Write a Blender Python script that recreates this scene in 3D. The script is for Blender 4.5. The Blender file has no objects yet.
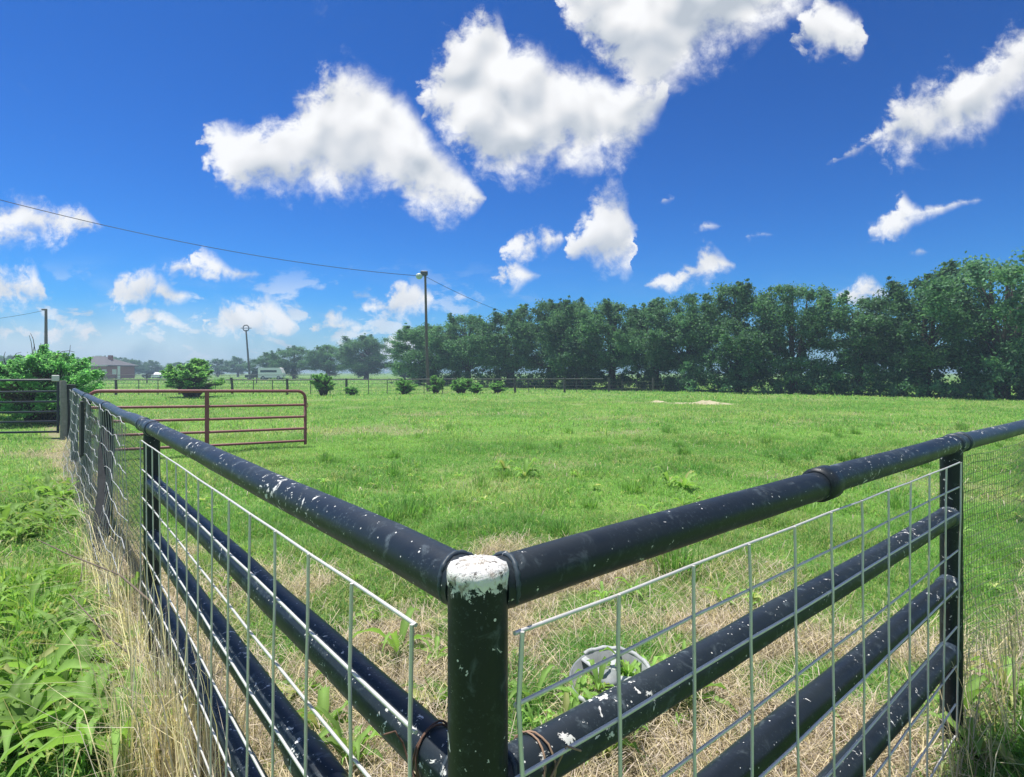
import bpy, math, random
import numpy as np
from mathutils import Vector, Matrix

C = bpy.context.scene.collection
SC = bpy.context.scene
PI = math.pi
random.seed(7)
RNG = np.random.default_rng(7)

# ------------------------------------------------------------------ camera
F = 570.0            # focal length in pixels of a 1024 wide frame
CAMZ = 1.5
HOR = 372.0
cam_d = bpy.data.cameras.new('Camera')
cam = bpy.data.objects.new('Camera', cam_d)
C.objects.link(cam)
cam.location = (0, 0, CAMZ)
cam.rotation_euler = (math.radians(90), 0, 0)
cam_d.sensor_width = 36.0
cam_d.lens = F / 1024.0 * 36.0
cam_d.shift_y = -(388.5 - HOR) / 1024.0
cam_d.clip_start = 0.02
cam_d.clip_end = 5000
SC.camera = cam

SUN_EL, SUN_AZ = math.radians(74), math.radians(-55)   # azimuth from +Y towards +X
sunv = Vector((math.cos(SUN_EL) * math.sin(SUN_AZ), math.cos(SUN_EL) * math.cos(SUN_AZ), math.sin(SUN_EL)))
ld = bpy.data.lights.new('Sun', 'SUN')
ld.energy = 4.9
ld.angle = math.radians(0.5)
ld.color = (1.0, 0.95, 0.87)
lo = bpy.data.objects.new('Sun', ld)
C.objects.link(lo)
lo.rotation_euler = sunv.to_track_quat('Z', 'Y').to_euler()

SC.view_settings.view_transform = 'Standard'
SC.view_settings.look = 'None'
SC.view_settings.exposure = 0.45
SC.view_settings.gamma = 1.0
SC.view_settings.use_curve_mapping = False
SKY_STRENGTH = 0.115
SKY_TINT = (0.135, 0.68, 1.10)
HAZE_DENSITY = 0.0015

SC.cycles.max_bounces = 7
SC.cycles.diffuse_bounces = 3
SC.cycles.glossy_bounces = 3
SC.cycles.transmission_bounces = 4
SC.cycles.volume_bounces = 0
SC.cycles.transparent_max_bounces = 8
SC.cycles.use_denoising = True

# ------------------------------------------------------------------ node helpers
class N:
    """tiny helper round a node tree"""
    def __init__(s, tree):
        s.t = tree
    def new(s, typ, **kw):
        n = s.t.nodes.new(typ)
        for k, v in kw.items():
            setattr(n, k, v)
        return n
    def put(s, sock, v):
        if isinstance(v, bpy.types.NodeSocket):
            s.t.links.new(v, sock)
        else:
            sock.default_value = v
    def math(s, op, a, b=0.0, c=0.0, clamp=False):
        n = s.new('ShaderNodeMath', operation=op, use_clamp=clamp)
        for i, v in enumerate((a, b, c)):
            s.put(n.inputs[i], v)
        return n.outputs[0]
    def mixc(s, f, a, b, mode='MIX'):
        n = s.new('ShaderNodeMix', data_type='RGBA', blend_type=mode)
        s.put(n.inputs[0], f)
        s.put(n.inputs[6], a)
        s.put(n.inputs[7], b)
        return n.outputs[2]
    def noise(s, vec, scale, detail=4, rough=0.55, dist=0.0, dim='3D'):
        n = s.new('ShaderNodeTexNoise', noise_dimensions=dim)
        if vec is not None:
            s.put(n.inputs['Vector'], vec)
        n.inputs['Scale'].default_value = scale
        n.inputs['Detail'].default_value = detail
        n.inputs['Roughness'].default_value = rough
        n.inputs['Distortion'].default_value = dist
        return n.outputs['Fac']
    def step(s, v, a, b):
        n = s.new('ShaderNodeMapRange', interpolation_type='SMOOTHSTEP')
        s.put(n.inputs[0], v)
        n.inputs[1].default_value = a
        n.inputs[2].default_value = b
        return n.outputs[0]
    def curve(s, v, pts):
        n = s.new('ShaderNodeFloatCurve')
        c = n.mapping.curves[0]
        pts = sorted(pts)
        while len(c.points) < len(pts):
            c.points.new(0.5, 0.5)
        for p, (x, y) in zip(c.points, pts):
            p.location = (x, y)
            p.handle_type = 'VECTOR'
        n.mapping.update()
        s.put(n.inputs['Value'], v)
        return n.outputs[0]

# ------------------------------------------------------------------ world: sky and clouds
W = bpy.data.worlds.new('World')
SC.world = W
W.use_nodes = True
wt = W.node_tree
wt.nodes.clear()
w = N(wt)
sky = w.new('ShaderNodeTexSky', sky_type='NISHITA')
sky.sun_disc = False
sky.sun_elevation = SUN_EL
sky.sun_rotation = SUN_AZ
sky.altitude = 100
sky.air_density = 1.0
sky.dust_density = 0.6
sky.ozone_density = 2.6
# the photograph's sky is a deep saturated blue: steepen the sky texture's own gradient
scl = w.new('ShaderNodeVectorMath', operation='SCALE')
w.put(scl.inputs[0], sky.outputs[0])
scl.inputs['Scale'].default_value = 0.1415
gam = w.new('ShaderNodeGamma')
w.put(gam.inputs[0], scl.outputs[0])
gam.inputs[1].default_value = 1.75
tint = w.new('ShaderNodeVectorMath', operation='MULTIPLY')
w.put(tint.inputs[0], gam.outputs[0])
tint.inputs[1].default_value = tuple(c / SKY_STRENGTH / 1.37 for c in SKY_TINT)
bgs = w.new('ShaderNodeBackground')
w.put(bgs.inputs[0], tint.outputs[0])
bgs.inputs[1].default_value = SKY_STRENGTH

tc = w.new('ShaderNodeTexCoord')
sep = w.new('ShaderNodeSeparateXYZ')
w.put(sep.inputs[0], tc.outputs['Generated'])
ysafe = w.math('MAXIMUM', sep.outputs[1], 0.05)
sx = w.math('DIVIDE', sep.outputs[0], ysafe)       # tangent of the bearing
sz = w.math('DIVIDE', sep.outputs[2], ysafe)       # tangent of the height
PX0, PXR, PY0, PYR = -176.0, 1376.0, -90.0, 480.0
qx = w.math('MULTIPLY_ADD', sx, F, 512.0)
qy = w.math('MULTIPLY_ADD', sz, -F, HOR)
comb = w.new('ShaderNodeCombineXYZ')
w.put(comb.inputs[0], sx)
w.put(comb.inputs[1], sz)
P2 = comb.outputs[0]
n_big = w.noise(P2, 9.0, 7, 0.62, 0.25)
n_big = w.math('MULTIPLY_ADD', n_big, 2.0, -1.0)
n_fine = w.noise(P2, 34.0, 6, 0.65, 0.3)
n_fine = w.math('MULTIPLY_ADD', n_fine, 2.0, -1.0)
n_soft = w.math('MULTIPLY_ADD', w.noise(P2, 9.0, 2, 0.45, 0.25), 2.0, -1.0)
qxw = w.math('MULTIPLY_ADD', n_fine, 16.0, w.math('MULTIPLY_ADD', n_big, 14.0, qx))
ux = w.math('DIVIDE', w.math('SUBTRACT', qxw, PX0), PXR, clamp=True)
shift = w.new('ShaderNodeVectorMath', operation='ADD')
w.put(shift.inputs[0], P2)
shift.inputs[1].default_value = (-0.014, 0.030, 0.0)
n_lit = w.noise(shift.outputs[0], 9.0, 2, 0.45, 0.25)
n_lit = w.math('MULTIPLY_ADD', n_lit, 2.0, -1.0)

def level(clouds):
    """clouds: list of (top outline, bottom outline); outlines are bearings and heights of the cloud edges"""
    xs = np.arange(PX0, PX0 + PXR + 1, 4.0)
    T_, B_ = np.full(len(xs), np.nan), np.full(len(xs), np.nan)
    for top, bot in clouds:
        x0, x1 = top[0][0], top[-1][0]
        k = (xs >= x0 - 6) & (xs <= x1 + 6)
        tp = [(x0 - 6, (top[0][1] + bot[0][1]) / 2 + 9)] + list(top) + [(x1 + 6, (top[-1][1] + bot[-1][1]) / 2 + 9)]
        bt = [(x0 - 6, (top[0][1] + bot[0][1]) / 2 - 9)] + list(bot) + [(x1 + 6, (top[-1][1] + bot[-1][1]) / 2 - 9)]
        T_[k] = np.interp(xs[k], *zip(*tp))
        B_[k] = np.interp(xs[k], *zip(*bt))
    ok = ~np.isnan(T_)
    mid_ = np.interp(xs, xs[ok], ((T_ + B_) / 2)[ok])
    T_ = np.where(ok, T_, mid_ + 60)
    B_ = np.where(ok, B_, mid_ - 60)
    def norm(v):
        return [((x - PX0) / PXR, min(1, max(0, (y - PY0) / PYR))) for x, y in zip(xs, v)]
    tops, bots = T_, B_
    t = w.math('MULTIPLY_ADD', w.curve(ux, norm(tops)), PYR, PY0)
    b = w.math('MULTIPLY_ADD', w.curve(ux, norm(bots)), PYR, PY0)
    d = w.math('MINIMUM', w.math('SUBTRACT', qy, t), w.math('MULTIPLY', w.math('SUBTRACT', b, qy), 0.75))
    th = w.math('SUBTRACT', b, t)
    amp = w.math('MINIMUM', w.math('MAXIMUM', w.math('MULTIPLY', th, 0.34), 3.0), 20.0)
    fine_k = w.math('MULTIPLY_ADD', w.step(th, 60.0, 15.0), 1.6, 1.0)
    e = w.math('MULTIPLY_ADD', n_big, w.math('MULTIPLY', amp, 2.3), d)
    e = w.math('MULTIPLY_ADD', n_fine, w.math('MULTIPLY', amp, fine_k), e)
    soft = w.math('MULTIPLY_ADD', amp, 0.38, 1.1)
    e = w.math('DIVIDE', e, soft)
    e = w.math('SUBTRACT', e, w.math('MULTIPLY', w.step(th, 26.0, 4.0), 0.9))
    rel = w.math('DIVIDE', w.math('SUBTRACT', qy, t), w.math('MAXIMUM', th, 6.0), clamp=True)
    core = w.math('DIVIDE', d, 40.0, clamp=True)
    return e, rel, core

LA = [  # left large cloud, top right cloud, right diagonal cloud
 ([(200,136),(212,124),(225,120),(240,132),(252,134),(262,124),(280,114),(300,97),(318,84),(330,68),(345,64),(362,68),(385,86),(402,96),(418,112),(432,142),(446,152),(460,168),(475,183),(486,197)],
  [(200,146),(212,160),(225,174),(250,188),(290,196),(330,192),(350,196),(370,190),(400,192),(415,206),(440,212),(470,212),(486,204)]),
 ([(560,-70),(580,-80),(840,-80),(826,-40)], [(560,-4),(575,24),(590,45),(612,76),(640,96),(662,98),(676,78),(700,58),(740,42),(772,24),(800,6),(826,-20)]),
]
LB = [
 ([(414,92),(424,80),(434,66),(446,48),(456,36),(472,18),(486,2),(500,6),(504,34),(512,42),(526,40),(540,46),(550,60),(562,60),(580,66),(600,70),(615,82),(640,78),(664,74),(672,82)],
  [(414,104),(424,116),(434,130),(446,138),(460,146),(470,164),(486,172),(505,178),(540,170),(560,168),(582,170),(600,152),(620,150),(640,150),(652,132),(662,110),(672,92)]),
 ([(790,38),(806,16),(822,-2),(840,4),(850,16),(866,24),(872,36)], [(790,44),(806,52),(822,52),(840,50),(850,56),(866,48),(872,40)]),
 ([(-90,220),(-50,200),(0,204),(24,198),(40,206),(66,208),(85,208),(102,226)], [(-90,240),(-50,250),(0,246),(30,244),(44,238),(66,236),(85,232),(102,232)]),
]
LCc = [
 ([(563,254),(570,240),(578,226),(588,220),(594,204),(606,196),(622,197),(632,206),(629,220),(636,236)], [(563,262),(570,264),(590,268),(605,269),(616,269),(628,268),(636,262)]),
 ([(-60,286),(-30,270),(0,270),(18,274),(32,264),(42,280),(50,296)], [(-60,300),(-30,306),(0,306),(18,308),(32,308),(42,304),(50,300)]),
 ([(158,268),(172,262),(192,260),(198,246),(214,254),(232,268),(262,272)], [(158,271),(172,273),(192,273),(205,274),(220,280),(240,281),(262,278)]),
 ([(360,303),(374,302),(386,300),(398,284),(412,278),(426,286),(434,294)], [(360,311),(374,315),(388,318),(398,319),(412,314),(426,312),(434,306)]),
 ([(835,296),(848,290),(862,284),(876,282),(890,292)], [(835,300),(850,304),(862,306),(876,306),(890,300)]),
]
LD = [
 ([(104,296),(118,284),(132,276),(146,268),(158,272),(172,288),(194,292)], [(104,301),(118,304),(132,308),(150,306),(165,307),(180,306),(194,300)]),
 ([(205,324),(216,310),(236,306),(250,302),(264,288),(276,300),(290,312),(302,326)], [(205,330),(220,334),(236,336),(255,340),(270,340),(290,338),(302,334)]),
 ([(494,276),(506,266),(516,262),(530,270),(541,274)], [(494,279),(506,286),(516,287),(530,282),(541,278)]),
 ([(448,298),(458,290),(468,295)], [(448,301),(458,304),(468,301)]),
 ([(372,352),(386,340),(400,330),(414,330),(424,344)], [(372,362),(386,366),(400,368),(414,368),(424,362)]),
 ([(655,202),(664,196),(674,194)], [(655,206),(664,205),(674,201)]),
 ([(697,226),(710,221),(722,225)], [(697,229),(710,231),(722,228)]),
 ([(746,236),(760,230),(774,234)], [(746,238),(760,238),(774,236)]),
 ([(905,251),(918,247),(930,251)], [(905,254),(918,255),(930,253)]),
]
LA.append(([(866,228),(880,220),(892,212),(904,194),(914,206),(940,206),(965,200),(985,198)], [(866,236),(880,236),(900,232),(915,222),(940,215),(965,205),(985,201)]))
LB.append(([(122,312),(130,310),(150,304),(168,312),(188,322),(198,330)], [(122,318),(130,326),(150,330),(168,332),(188,338),(198,336)]))
LE = [
 ([(830,158),(845,148),(862,136),(888,114),(898,98),(915,90),(932,92),(960,70),(985,54),(1010,38),(1040,24),(1090,10)],
  [(830,165),(845,161),(862,152),(885,150),(905,156),(925,154),(950,142),(985,133),(1004,112),(1020,94),(1050,80),(1090,60)]),
 ([(502,246),(512,240),(526,234),(545,230),(560,231),(567,236)], [(502,254),(512,259),(526,260),(545,254),(560,246),(567,241)]),
 ([(648,282),(665,276),(682,268),(696,254),(708,244),(722,254),(736,264)], [(648,288),(665,289),(690,286),(708,279),(722,274),(736,270)]),
 ([(-20,330),(10,322),(36,326),(70,316),(92,320),(104,334)], [(-20,344),(10,342),(36,344),(70,346),(92,344),(104,342)]),
 ([(312,324),(332,312),(352,318),(366,324)], [(312,336),(332,342),(352,342),(366,332)]),
]
res = [level(L) for L in (LA, LB, LCc, LD, LE)]
e = res[0][0]
for r in res[1:]:
    e = w.math('MAXIMUM', e, r[0])
relA = res[0][1]
# choose rel/core of the level that wins
rel, core, best = res[0][1], res[0][2], res[0][0]
for r in res[1:]:
    g = w.math('GREATER_THAN', r[0], best)
    def sel(a, b):
        return w.math('ADD', w.math('MULTIPLY', a, w.math('SUBTRACT', 1.0, g)), w.math('MULTIPLY', b, g))
    rel, core = sel(rel, r[1]), sel(core, r[2])
    best = w.math('MAXIMUM', best, r[0])
front = w.step(sep.outputs[1], 0.12, 0.3)
dens = w.math('POWER', w.step(best, -1.5, 2.6), 1.25)
# streaky thin veil
wv = w.new('ShaderNodeVectorMath', operation='MULTIPLY')
w.put(wv.inputs[0], P2)
wv.inputs[1].default_value = (1.0, 2.6, 1.0)
veil_n = w.noise(wv.outputs[0], 6.0, 6, 0.6, 0.4)
low = w.step(sz, 0.22, 0.02)
leftness = w.step(sx, 0.0, -0.75)
veil = w.math('MULTIPLY', w.step(veil_n, 0.47, 0.72), w.math('MULTIPLY', low, w.math('MULTIPLY_ADD', leftness, 0.55, 0.12)))
thin = w.math('MULTIPLY', w.step(w.noise(P2, 5.0, 8, 0.66, 0.6), 0.63, 0.86), 0.35)
lv = w.new('ShaderNodeVectorMath', operation='MULTIPLY')
w.put(lv.inputs[0], P2)
lv.inputs[1].default_value = (1.0, 2.0, 1.0)
ln = w.noise(lv.outputs[0], 11.0, 7, 0.6, 0.2)
band = w.math('MULTIPLY', w.step(sz, 0.0, 0.03), w.step(sz, 0.21, 0.08))
ln = w.math('MULTIPLY', w.step(ln, 0.50, 0.60), w.math('MULTIPLY', band, w.step(sx, 0.15, -0.30)))
lowpuff = w.math('MULTIPLY', ln, 0.75)
lowcloud = w.math('MULTIPLY', w.step(sz, 0.14, 0.03), w.math('MULTIPLY_ADD', leftness, 0.55, 0.08))
veil = w.math('MAXIMUM', w.math('MAXIMUM', w.math('MAXIMUM', veil, thin), lowcloud), lowpuff)
alpha = w.math('MAXIMUM', w.math('MULTIPLY', dens, 0.97), veil)
alpha = w.math('MULTIPLY', alpha, front)
zs = w.math('ADD', sep.outputs[2], 0.18)
cb = w.new('ShaderNodeCombineXYZ')
w.put(cb.inputs[0], w.math('DIVIDE', sep.outputs[0], zs))
w.put(cb.inputs[1], w.math('DIVIDE', sep.outputs[1], zs))
bk = w.step(w.noise(cb.outputs[0], 1.5, 6, 0.6, 0.3), 0.47, 0.58)  # unseen cloud cover behind the camera, added as neutral fill light
bk = w.math('MULTIPLY', bk, w.math('MULTIPLY', w.step(sep.outputs[2], 0.02, 0.15), w.math('SUBTRACT', 1.0, front)))
alpha = w.math('MAXIMUM', alpha, w.math('MULTIPLY', bk, 0.92))
# cloud brightness: sunlit billows, greyer cores and bellies
relief = w.math('SUBTRACT', n_soft, n_lit)
belly = w.math('MULTIPLY', w.step(rel, 0.35, 1.0), w.step(core, 0.02, 0.5))
bright = w.math('MULTIPLY_ADD', relief, 0.46, 0.70)
bright = w.math('MULTIPLY_ADD', n_fine, 0.03, bright)
bright = w.math('MULTIPLY_ADD', belly, -0.20, bright)
bright = w.math('MULTIPLY_ADD', w.step(core, 0.3, 1.0), -0.03, bright)
bright = w.math('MINIMUM', w.math('MAXIMUM', bright, 0.47), 0.76)
cc = w.mixc(w.step(bright, 0.40, 0.70), (0.80, 0.89, 1.0, 1), (1.0, 1.0, 1.0, 1))
bgc = w.new('ShaderNodeBackground')
w.put(bgc.inputs[0], cc)
w.put(bgc.inputs[1], bright)
mx = w.new('ShaderNodeMixShader')
w.put(mx.inputs[0], alpha)
w.put(mx.inputs[1], bgs.outputs[0])
w.put(mx.inputs[2], bgc.outputs[0])
wo = w.new('ShaderNodeOutputWorld')
w.put(wo.inputs[0], mx.outputs[0])
W.cycles.sampling_method = 'MANUAL'
W.cycles.sample_map_resolution = 512

# ------------------------------------------------------------------ materials
def mat(name):
    m = bpy.data.materials.new(name)
    m.use_nodes = True
    m.node_tree.nodes.clear()
    return m, N(m.node_tree)
def finish(n, shader):
    o = n.new('ShaderNodeOutputMaterial')
    n.put(o.inputs[0], shader)
def principled(n, col, rough=0.6, metal=0.0, spec=0.5, bump=None, bstr=0.3, bdist=0.01):
    p = n.new('ShaderNodeBsdfPrincipled')
    n.put(p.inputs['Base Color'], col)
    n.put(p.inputs['Roughness'], rough)
    n.put(p.inputs['Metallic'], metal)
    p.inputs['Specular IOR Level'].default_value = spec
    if bump is not None:
        b = n.new('ShaderNodeBump')
        b.inputs['Strength'].default_value = bstr
        b.inputs['Distance'].default_value = bdist
        n.put(b.inputs['Height'], bump)
        n.put(p.inputs['Normal'], b.outputs[0])
    return p.outputs[0]
def plain(name, col, rough=0.6, metal=0.0, var=0.25, scale=8.0, bump=0.15):
    m, n = mat(name)
    t = n.new('ShaderNodeTexCoord').outputs['Object']
    f = n.noise(t, scale, 6, 0.6)
    c = n.mixc(f, tuple(c * (1 - var) for c in col) + (1,), tuple(min(1, c * (1 + var)) for c in col) + (1,))
    finish(n, principled(n, c, rough, metal, bump=f, bstr=bump))
    return m

def pipe_paint(name, chips, scuff=0.35, dark=1.0, top=None):
    m, n = mat(name)
    t = n.new('ShaderNodeTexCoord').outputs['Object']
    f = n.noise(t, 7.0, 6, 0.6)
    base = n.mixc(f, (0.006 * dark, 0.011 * dark, 0.021 * dark, 1), (0.026 * dark, 0.037 * dark, 0.044 * dark, 1))
    # scuffed grey paint
    s1 = n.math('MAXIMUM', n.step(n.noise(t, 22.0, 8, 0.7, 0.6), 0.54, 0.72), n.math('MULTIPLY', n.step(n.noise(t, 160.0, 4, 0.7), 0.55, 0.7), n.step(n.noise(t, 5.0, 4, 0.6), 0.42, 0.62)))
    base = n.mixc(n.math('MULTIPLY', s1, scuff), base, (0.17, 0.215, 0.24, 1))
    # flakes gone to the white undercoat: larger flakes and pinhead specks, gathered in areas
    area = n.step(n.noise(t, 3.6, 4, 0.6), 0.40, 0.66)
    big = n.noise(t, 44.0, 6, 0.66, 0.6)
    thr = n.math('MULTIPLY_ADD', area, -0.06 - 0.050 * chips, 0.705)
    fl = n.math('GREATER_THAN', big, thr)
    sp = n.new('ShaderNodeTexVoronoi')
    n.put(sp.inputs['Vector'], t)
    sp.inputs['Scale'].default_value = 120.0
    sp.inputs['Randomness'].default_value = 1.0
    rr = n.new('ShaderNodeSeparateColor')
    n.put(rr.inputs[0], sp.outputs['Color'])
    pick = n.math('GREATER_THAN', rr.outputs[0], 0.94 - 0.10 * chips)
    size = n.math('MULTIPLY', rr.outputs[1], 0.26)
    dot = n.math('MULTIPLY', n.math('LESS_THAN', sp.outputs['Distance'], size), pick)
    fl = n.math('MAXIMUM', fl, dot)
    if top:
        zz = n.new('ShaderNodeSeparateXYZ')
        n.put(zz.inputs[0], t)
        k = n.step(zz.outputs[2], top - 0.05, top)
        fl = n.math('MAXIMUM', fl, n.math('GREATER_THAN', n.math('MULTIPLY_ADD', k, 0.22, n.noise(t, 70.0, 6, 0.7, 0.4)), 0.70))
    fcol = n.mixc(n.noise(t, 90, 3), (0.50, 0.50, 0.48, 1), (0.80, 0.80, 0.78, 1))
    rust = n.step(n.noise(t, 12.0, 5, 0.6), 0.70, 0.76)
    fcol = n.mixc(rust, fcol, (0.22, 0.10, 0.05, 1))
    col = n.mixc(fl, base, fcol)
    rough = n.math('MULTIPLY_ADD', f, 0.30, 0.30)
    rough = n.math('MAXIMUM', rough, n.math('MULTIPLY', fl, 0.8))
    h = n.math('ADD', n.math('MULTIPLY', n.noise(t, 45, 5), 0.6), n.math('MULTIPLY', fl, -0.8))
    finish(n, principled(n, col, rough, spec=0.32, bump=h, bstr=0.35, bdist=0.003))
    return m
M = {}
M['pipe'] = pipe_paint('chipped_navy_paint', 1.25, 0.6)
M['pipe_clean'] = pipe_paint('navy_paint', 0.35, 0.3, 0.75)
M['post_paint'] = pipe_paint('corner_post_paint', 0.25, 0.3, 0.6, 1.225)
M['pipe_far'] = pipe_paint('weathered_grey_paint', 0.9, 0.85, 2.2)

def flaky_white():
    m, n = mat('flaked_white_cap')
    t = n.new('ShaderNodeTexCoord').outputs['Object']
    f = n.noise(t, 85, 7, 0.7, 0.5)
    c = n.mixc(n.step(f, 0.36, 0.46), (0.10, 0.09, 0.08, 1), (0.78, 0.77, 0.74, 1))
    c = n.mixc(n.step(n.noise(t, 42, 6, 0.65), 0.50, 0.66), c, (0.36, 0.32, 0.27, 1))
    finish(n, principled(n, c, 0.85, bump=f, bstr=0.8, bdist=0.006))
    return m
M['cap'] = flaky_white()
M['wire'] = plain('galvanised_wire', (0.66, 0.65, 0.63), 0.5, 0.35, 0.2, 30)
M['wire_dull'] = plain('dull_netting_wire', (0.42, 0.43, 0.43), 0.6, 0.2, 0.3, 20)
M['wire_dark'] = plain('dark_netting_wire', (0.13, 0.14, 0.12), 0.6, 0.0, 0.4, 20)
M['rust_tube'] = plain('oxide_red_tube', (0.25, 0.085, 0.09), 0.5, 0.0, 0.35, 9)
M['black_tube'] = plain('dark_gate_tube', (0.030, 0.038, 0.05), 0.5, 0.0, 0.3, 9)
M['grey_wood'] = plain('weathered_timber', (0.24, 0.23, 0.21), 0.9, 0.0, 0.5, 14, 0.6)
M['dark_wood'] = plain('dark_weathered_timber', (0.045, 0.048, 0.052), 0.9, 0.0, 0.5, 14, 0.6)
M['fence_wood'] = plain('fence_post_timber', (0.10, 0.095, 0.085), 0.9, 0.0, 0.4, 10, 0.5)
M['fence_steel'] = plain('field_fence_steel', (0.10, 0.105, 0.10), 0.6, 0.2, 0.4, 10)
M['pole'] = plain('pole_timber', (0.13, 0.11, 0.095), 0.9, 0.0, 0.35, 6, 0.5)
M['pole_far'] = plain('pole_steel', (0.12, 0.12, 0.12), 0.7, 0.2, 0.35, 6, 0.5)
M['cable'] = plain('cable', (0.03, 0.03, 0.035), 0.6)
M['lamp_glass'] = plain('lamp_lens', (0.50, 0.62, 0.58), 0.25, 0.0, 0.1)
M['lamp_case'] = plain('lamp_casing', (0.07, 0.08, 0.09), 0.5, 0.3)
M['white_tag'] = plain('white_plastic', (0.62, 0.62, 0.60), 0.6, 0.0, 0.2, 30)
M['tub'] = plain('grey_plastic_tub', (0.20, 0.22, 0.225), 0.6, 0.0, 0.7, 14)
M['tub_dark'] = plain('tub_grime', (0.16, 0.17, 0.165), 0.8, 0.0, 0.5, 18)
M['tub_rim'] = plain('white_plastic_rim', (0.38, 0.40, 0.40), 0.6, 0.0, 0.75, 26)
M['tie'] = plain('rusty_tie_wire', (0.12, 0.065, 0.045), 0.8, 0.1, 0.5, 60)
M['rag'] = plain('twisted_cord', (0.30, 0.20, 0.14), 0.9, 0.0, 0.5, 90)
M['white_paint'] = plain('white_vehicle_paint', (0.85, 0.86, 0.87), 0.35, 0.0, 0.06, 3)
M['dark_paint'] = plain('dark_vehicle_paint', (0.03, 0.035, 0.045), 0.3, 0.0, 0.2, 3)
M['glass'] = plain('dark_window_glass', (0.03, 0.04, 0.05), 0.12, 0.0, 0.1, 3)
M['tyre'] = plain('tyre_rubber', (0.025, 0.025, 0.027), 0.85)
M['roof'] = plain('grey_shingle_roof', (0.115, 0.11, 0.115), 0.9, 0.0, 0.3, 3)
M['trim'] = plain('white_trim', (0.68, 0.68, 0.66), 0.6, 0.0, 0.1, 3)
M['bark'] = plain('bark', (0.085, 0.070, 0.055), 0.95, 0.0, 0.45, 6, 0.8)
M['stick'] = plain('dead_stick', (0.16, 0.125, 0.095), 0.9, 0.0, 0.4, 30)

def brick():
    m, n = mat('red_brick')
    t = n.new('ShaderNodeTexCoord').outputs['Object']
    b = n.new('ShaderNodeTexBrick')
    mp = n.new('ShaderNodeMapping')
    mp.inputs['Rotation'].default_value = (PI / 2, 0, 0)
    n.put(mp.inputs[0], t)
    n.put(b.inputs['Vector'], mp.outputs[0])
    b.inputs['Scale'].default_value = 4.0
    b.inputs['Color1'].default_value = (0.30, 0.085, 0.06, 1)
    b.inputs['Color2'].default_value = (0.36, 0.12, 0.085, 1)
    b.inputs['Mortar'].default_value = (0.32, 0.28, 0.25, 1)
    finish(n, principled(n, b.outputs['Color'], 0.9))
    return m
M['brick'] = brick()

def leafy(name, trans=0.35, rough=0.55, attr='col', spec=0.3, objvar=0.0, gain=1.0):
    """leaf or blade: colour per blade from an attribute, thin and translucent"""
    m, n = mat(name)
    a = n.new('ShaderNodeAttribute', attribute_name=attr)
    col = a.outputs['Color']
    if objvar:
        oi = n.new('ShaderNodeObjectInfo')
        k = n.math('MULTIPLY_ADD', oi.outputs['Random'], objvar, gain - objvar / 2)
        cx = n.new('ShaderNodeVectorMath', operation='SCALE')
        n.put(cx.inputs[0], col)
        n.put(cx.inputs['Scale'], k)
        col = cx.outputs[0]
    p = n.new('ShaderNodeBsdfPrincipled')
    n.put(p.inputs['Base Color'], col)
    p.inputs['Roughness'].default_value = rough
    p.inputs['Specular IOR Level'].default_value = spec
    tr = n.new('ShaderNodeBsdfTranslucent')
    tcol = n.new('ShaderNodeVectorMath', operation='MULTIPLY')
    n.put(tcol.inputs[0], col)
    tcol.inputs[1].default_value = (1.25, 1.3, 0.8)
    n.put(tr.inputs[0], tcol.outputs[0])
    mxs = n.new('ShaderNodeMixShader')
    mxs.inputs[0].default_value = trans
    n.put(mxs.inputs[1], p.outputs[0])
    n.put(mxs.inputs[2], tr.outputs[0])
    finish(n, mxs.outputs[0])
    return m
M['grass'] = leafy('grass_blade', 0.5, 0.5, spec=0.25)
M['straw'] = leafy('dry_straw', 0.35, 0.7, spec=0.2)
M['weed'] = leafy('weed_leaf', 0.4, 0.62, spec=0.22, objvar=0.3)
M['crown'] = leafy('tree_leaf', 0.42, 0.55, spec=0.25, objvar=0.35)
M['shrub'] = leafy('shrub_leaf', 0.6, 0.5, spec=0.3, objvar=0.25)

# ------------------------------------------------------------------ mesh helpers
def raw_mesh(name, V, quads=None, tris=None, col=None, smooth=False):
    me = bpy.data.meshes.new(name)
    V = np.asarray(V, np.float32)
    quads = np.zeros((0, 4), np.int32) if quads is None else np.asarray(quads, np.int32).reshape(-1, 4)
    tris = np.zeros((0, 3), np.int32) if tris is None else np.asarray(tris, np.int32).reshape(-1, 3)
    nq, nt = len(quads), len(tris)
    me.vertices.add(len(V))
    me.vertices.foreach_set('co', V.ravel())
    me.loops.add(nq * 4 + nt * 3)
    me.loops.foreach_set('vertex_index', np.concatenate([quads.ravel(), tris.ravel()]))
    me.polygons.add(nq + nt)
    ls = np.concatenate([np.arange(nq) * 4, nq * 4 + np.arange(nt) * 3]).astype(np.int32)
    me.polygons.foreach_set('loop_start', ls)
    if smooth:
        me.polygons.foreach_set('use_smooth', np.ones(nq + nt, bool))
    me.update(calc_edges=True)
    if col is not None:
        a = me.color_attributes.new('col', 'FLOAT_COLOR', 'POINT')
        c = np.ones((len(V), 4), np.float32)
        c[:, :3] = col
        a.data.foreach_set('color', c.ravel())
    return me

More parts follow.
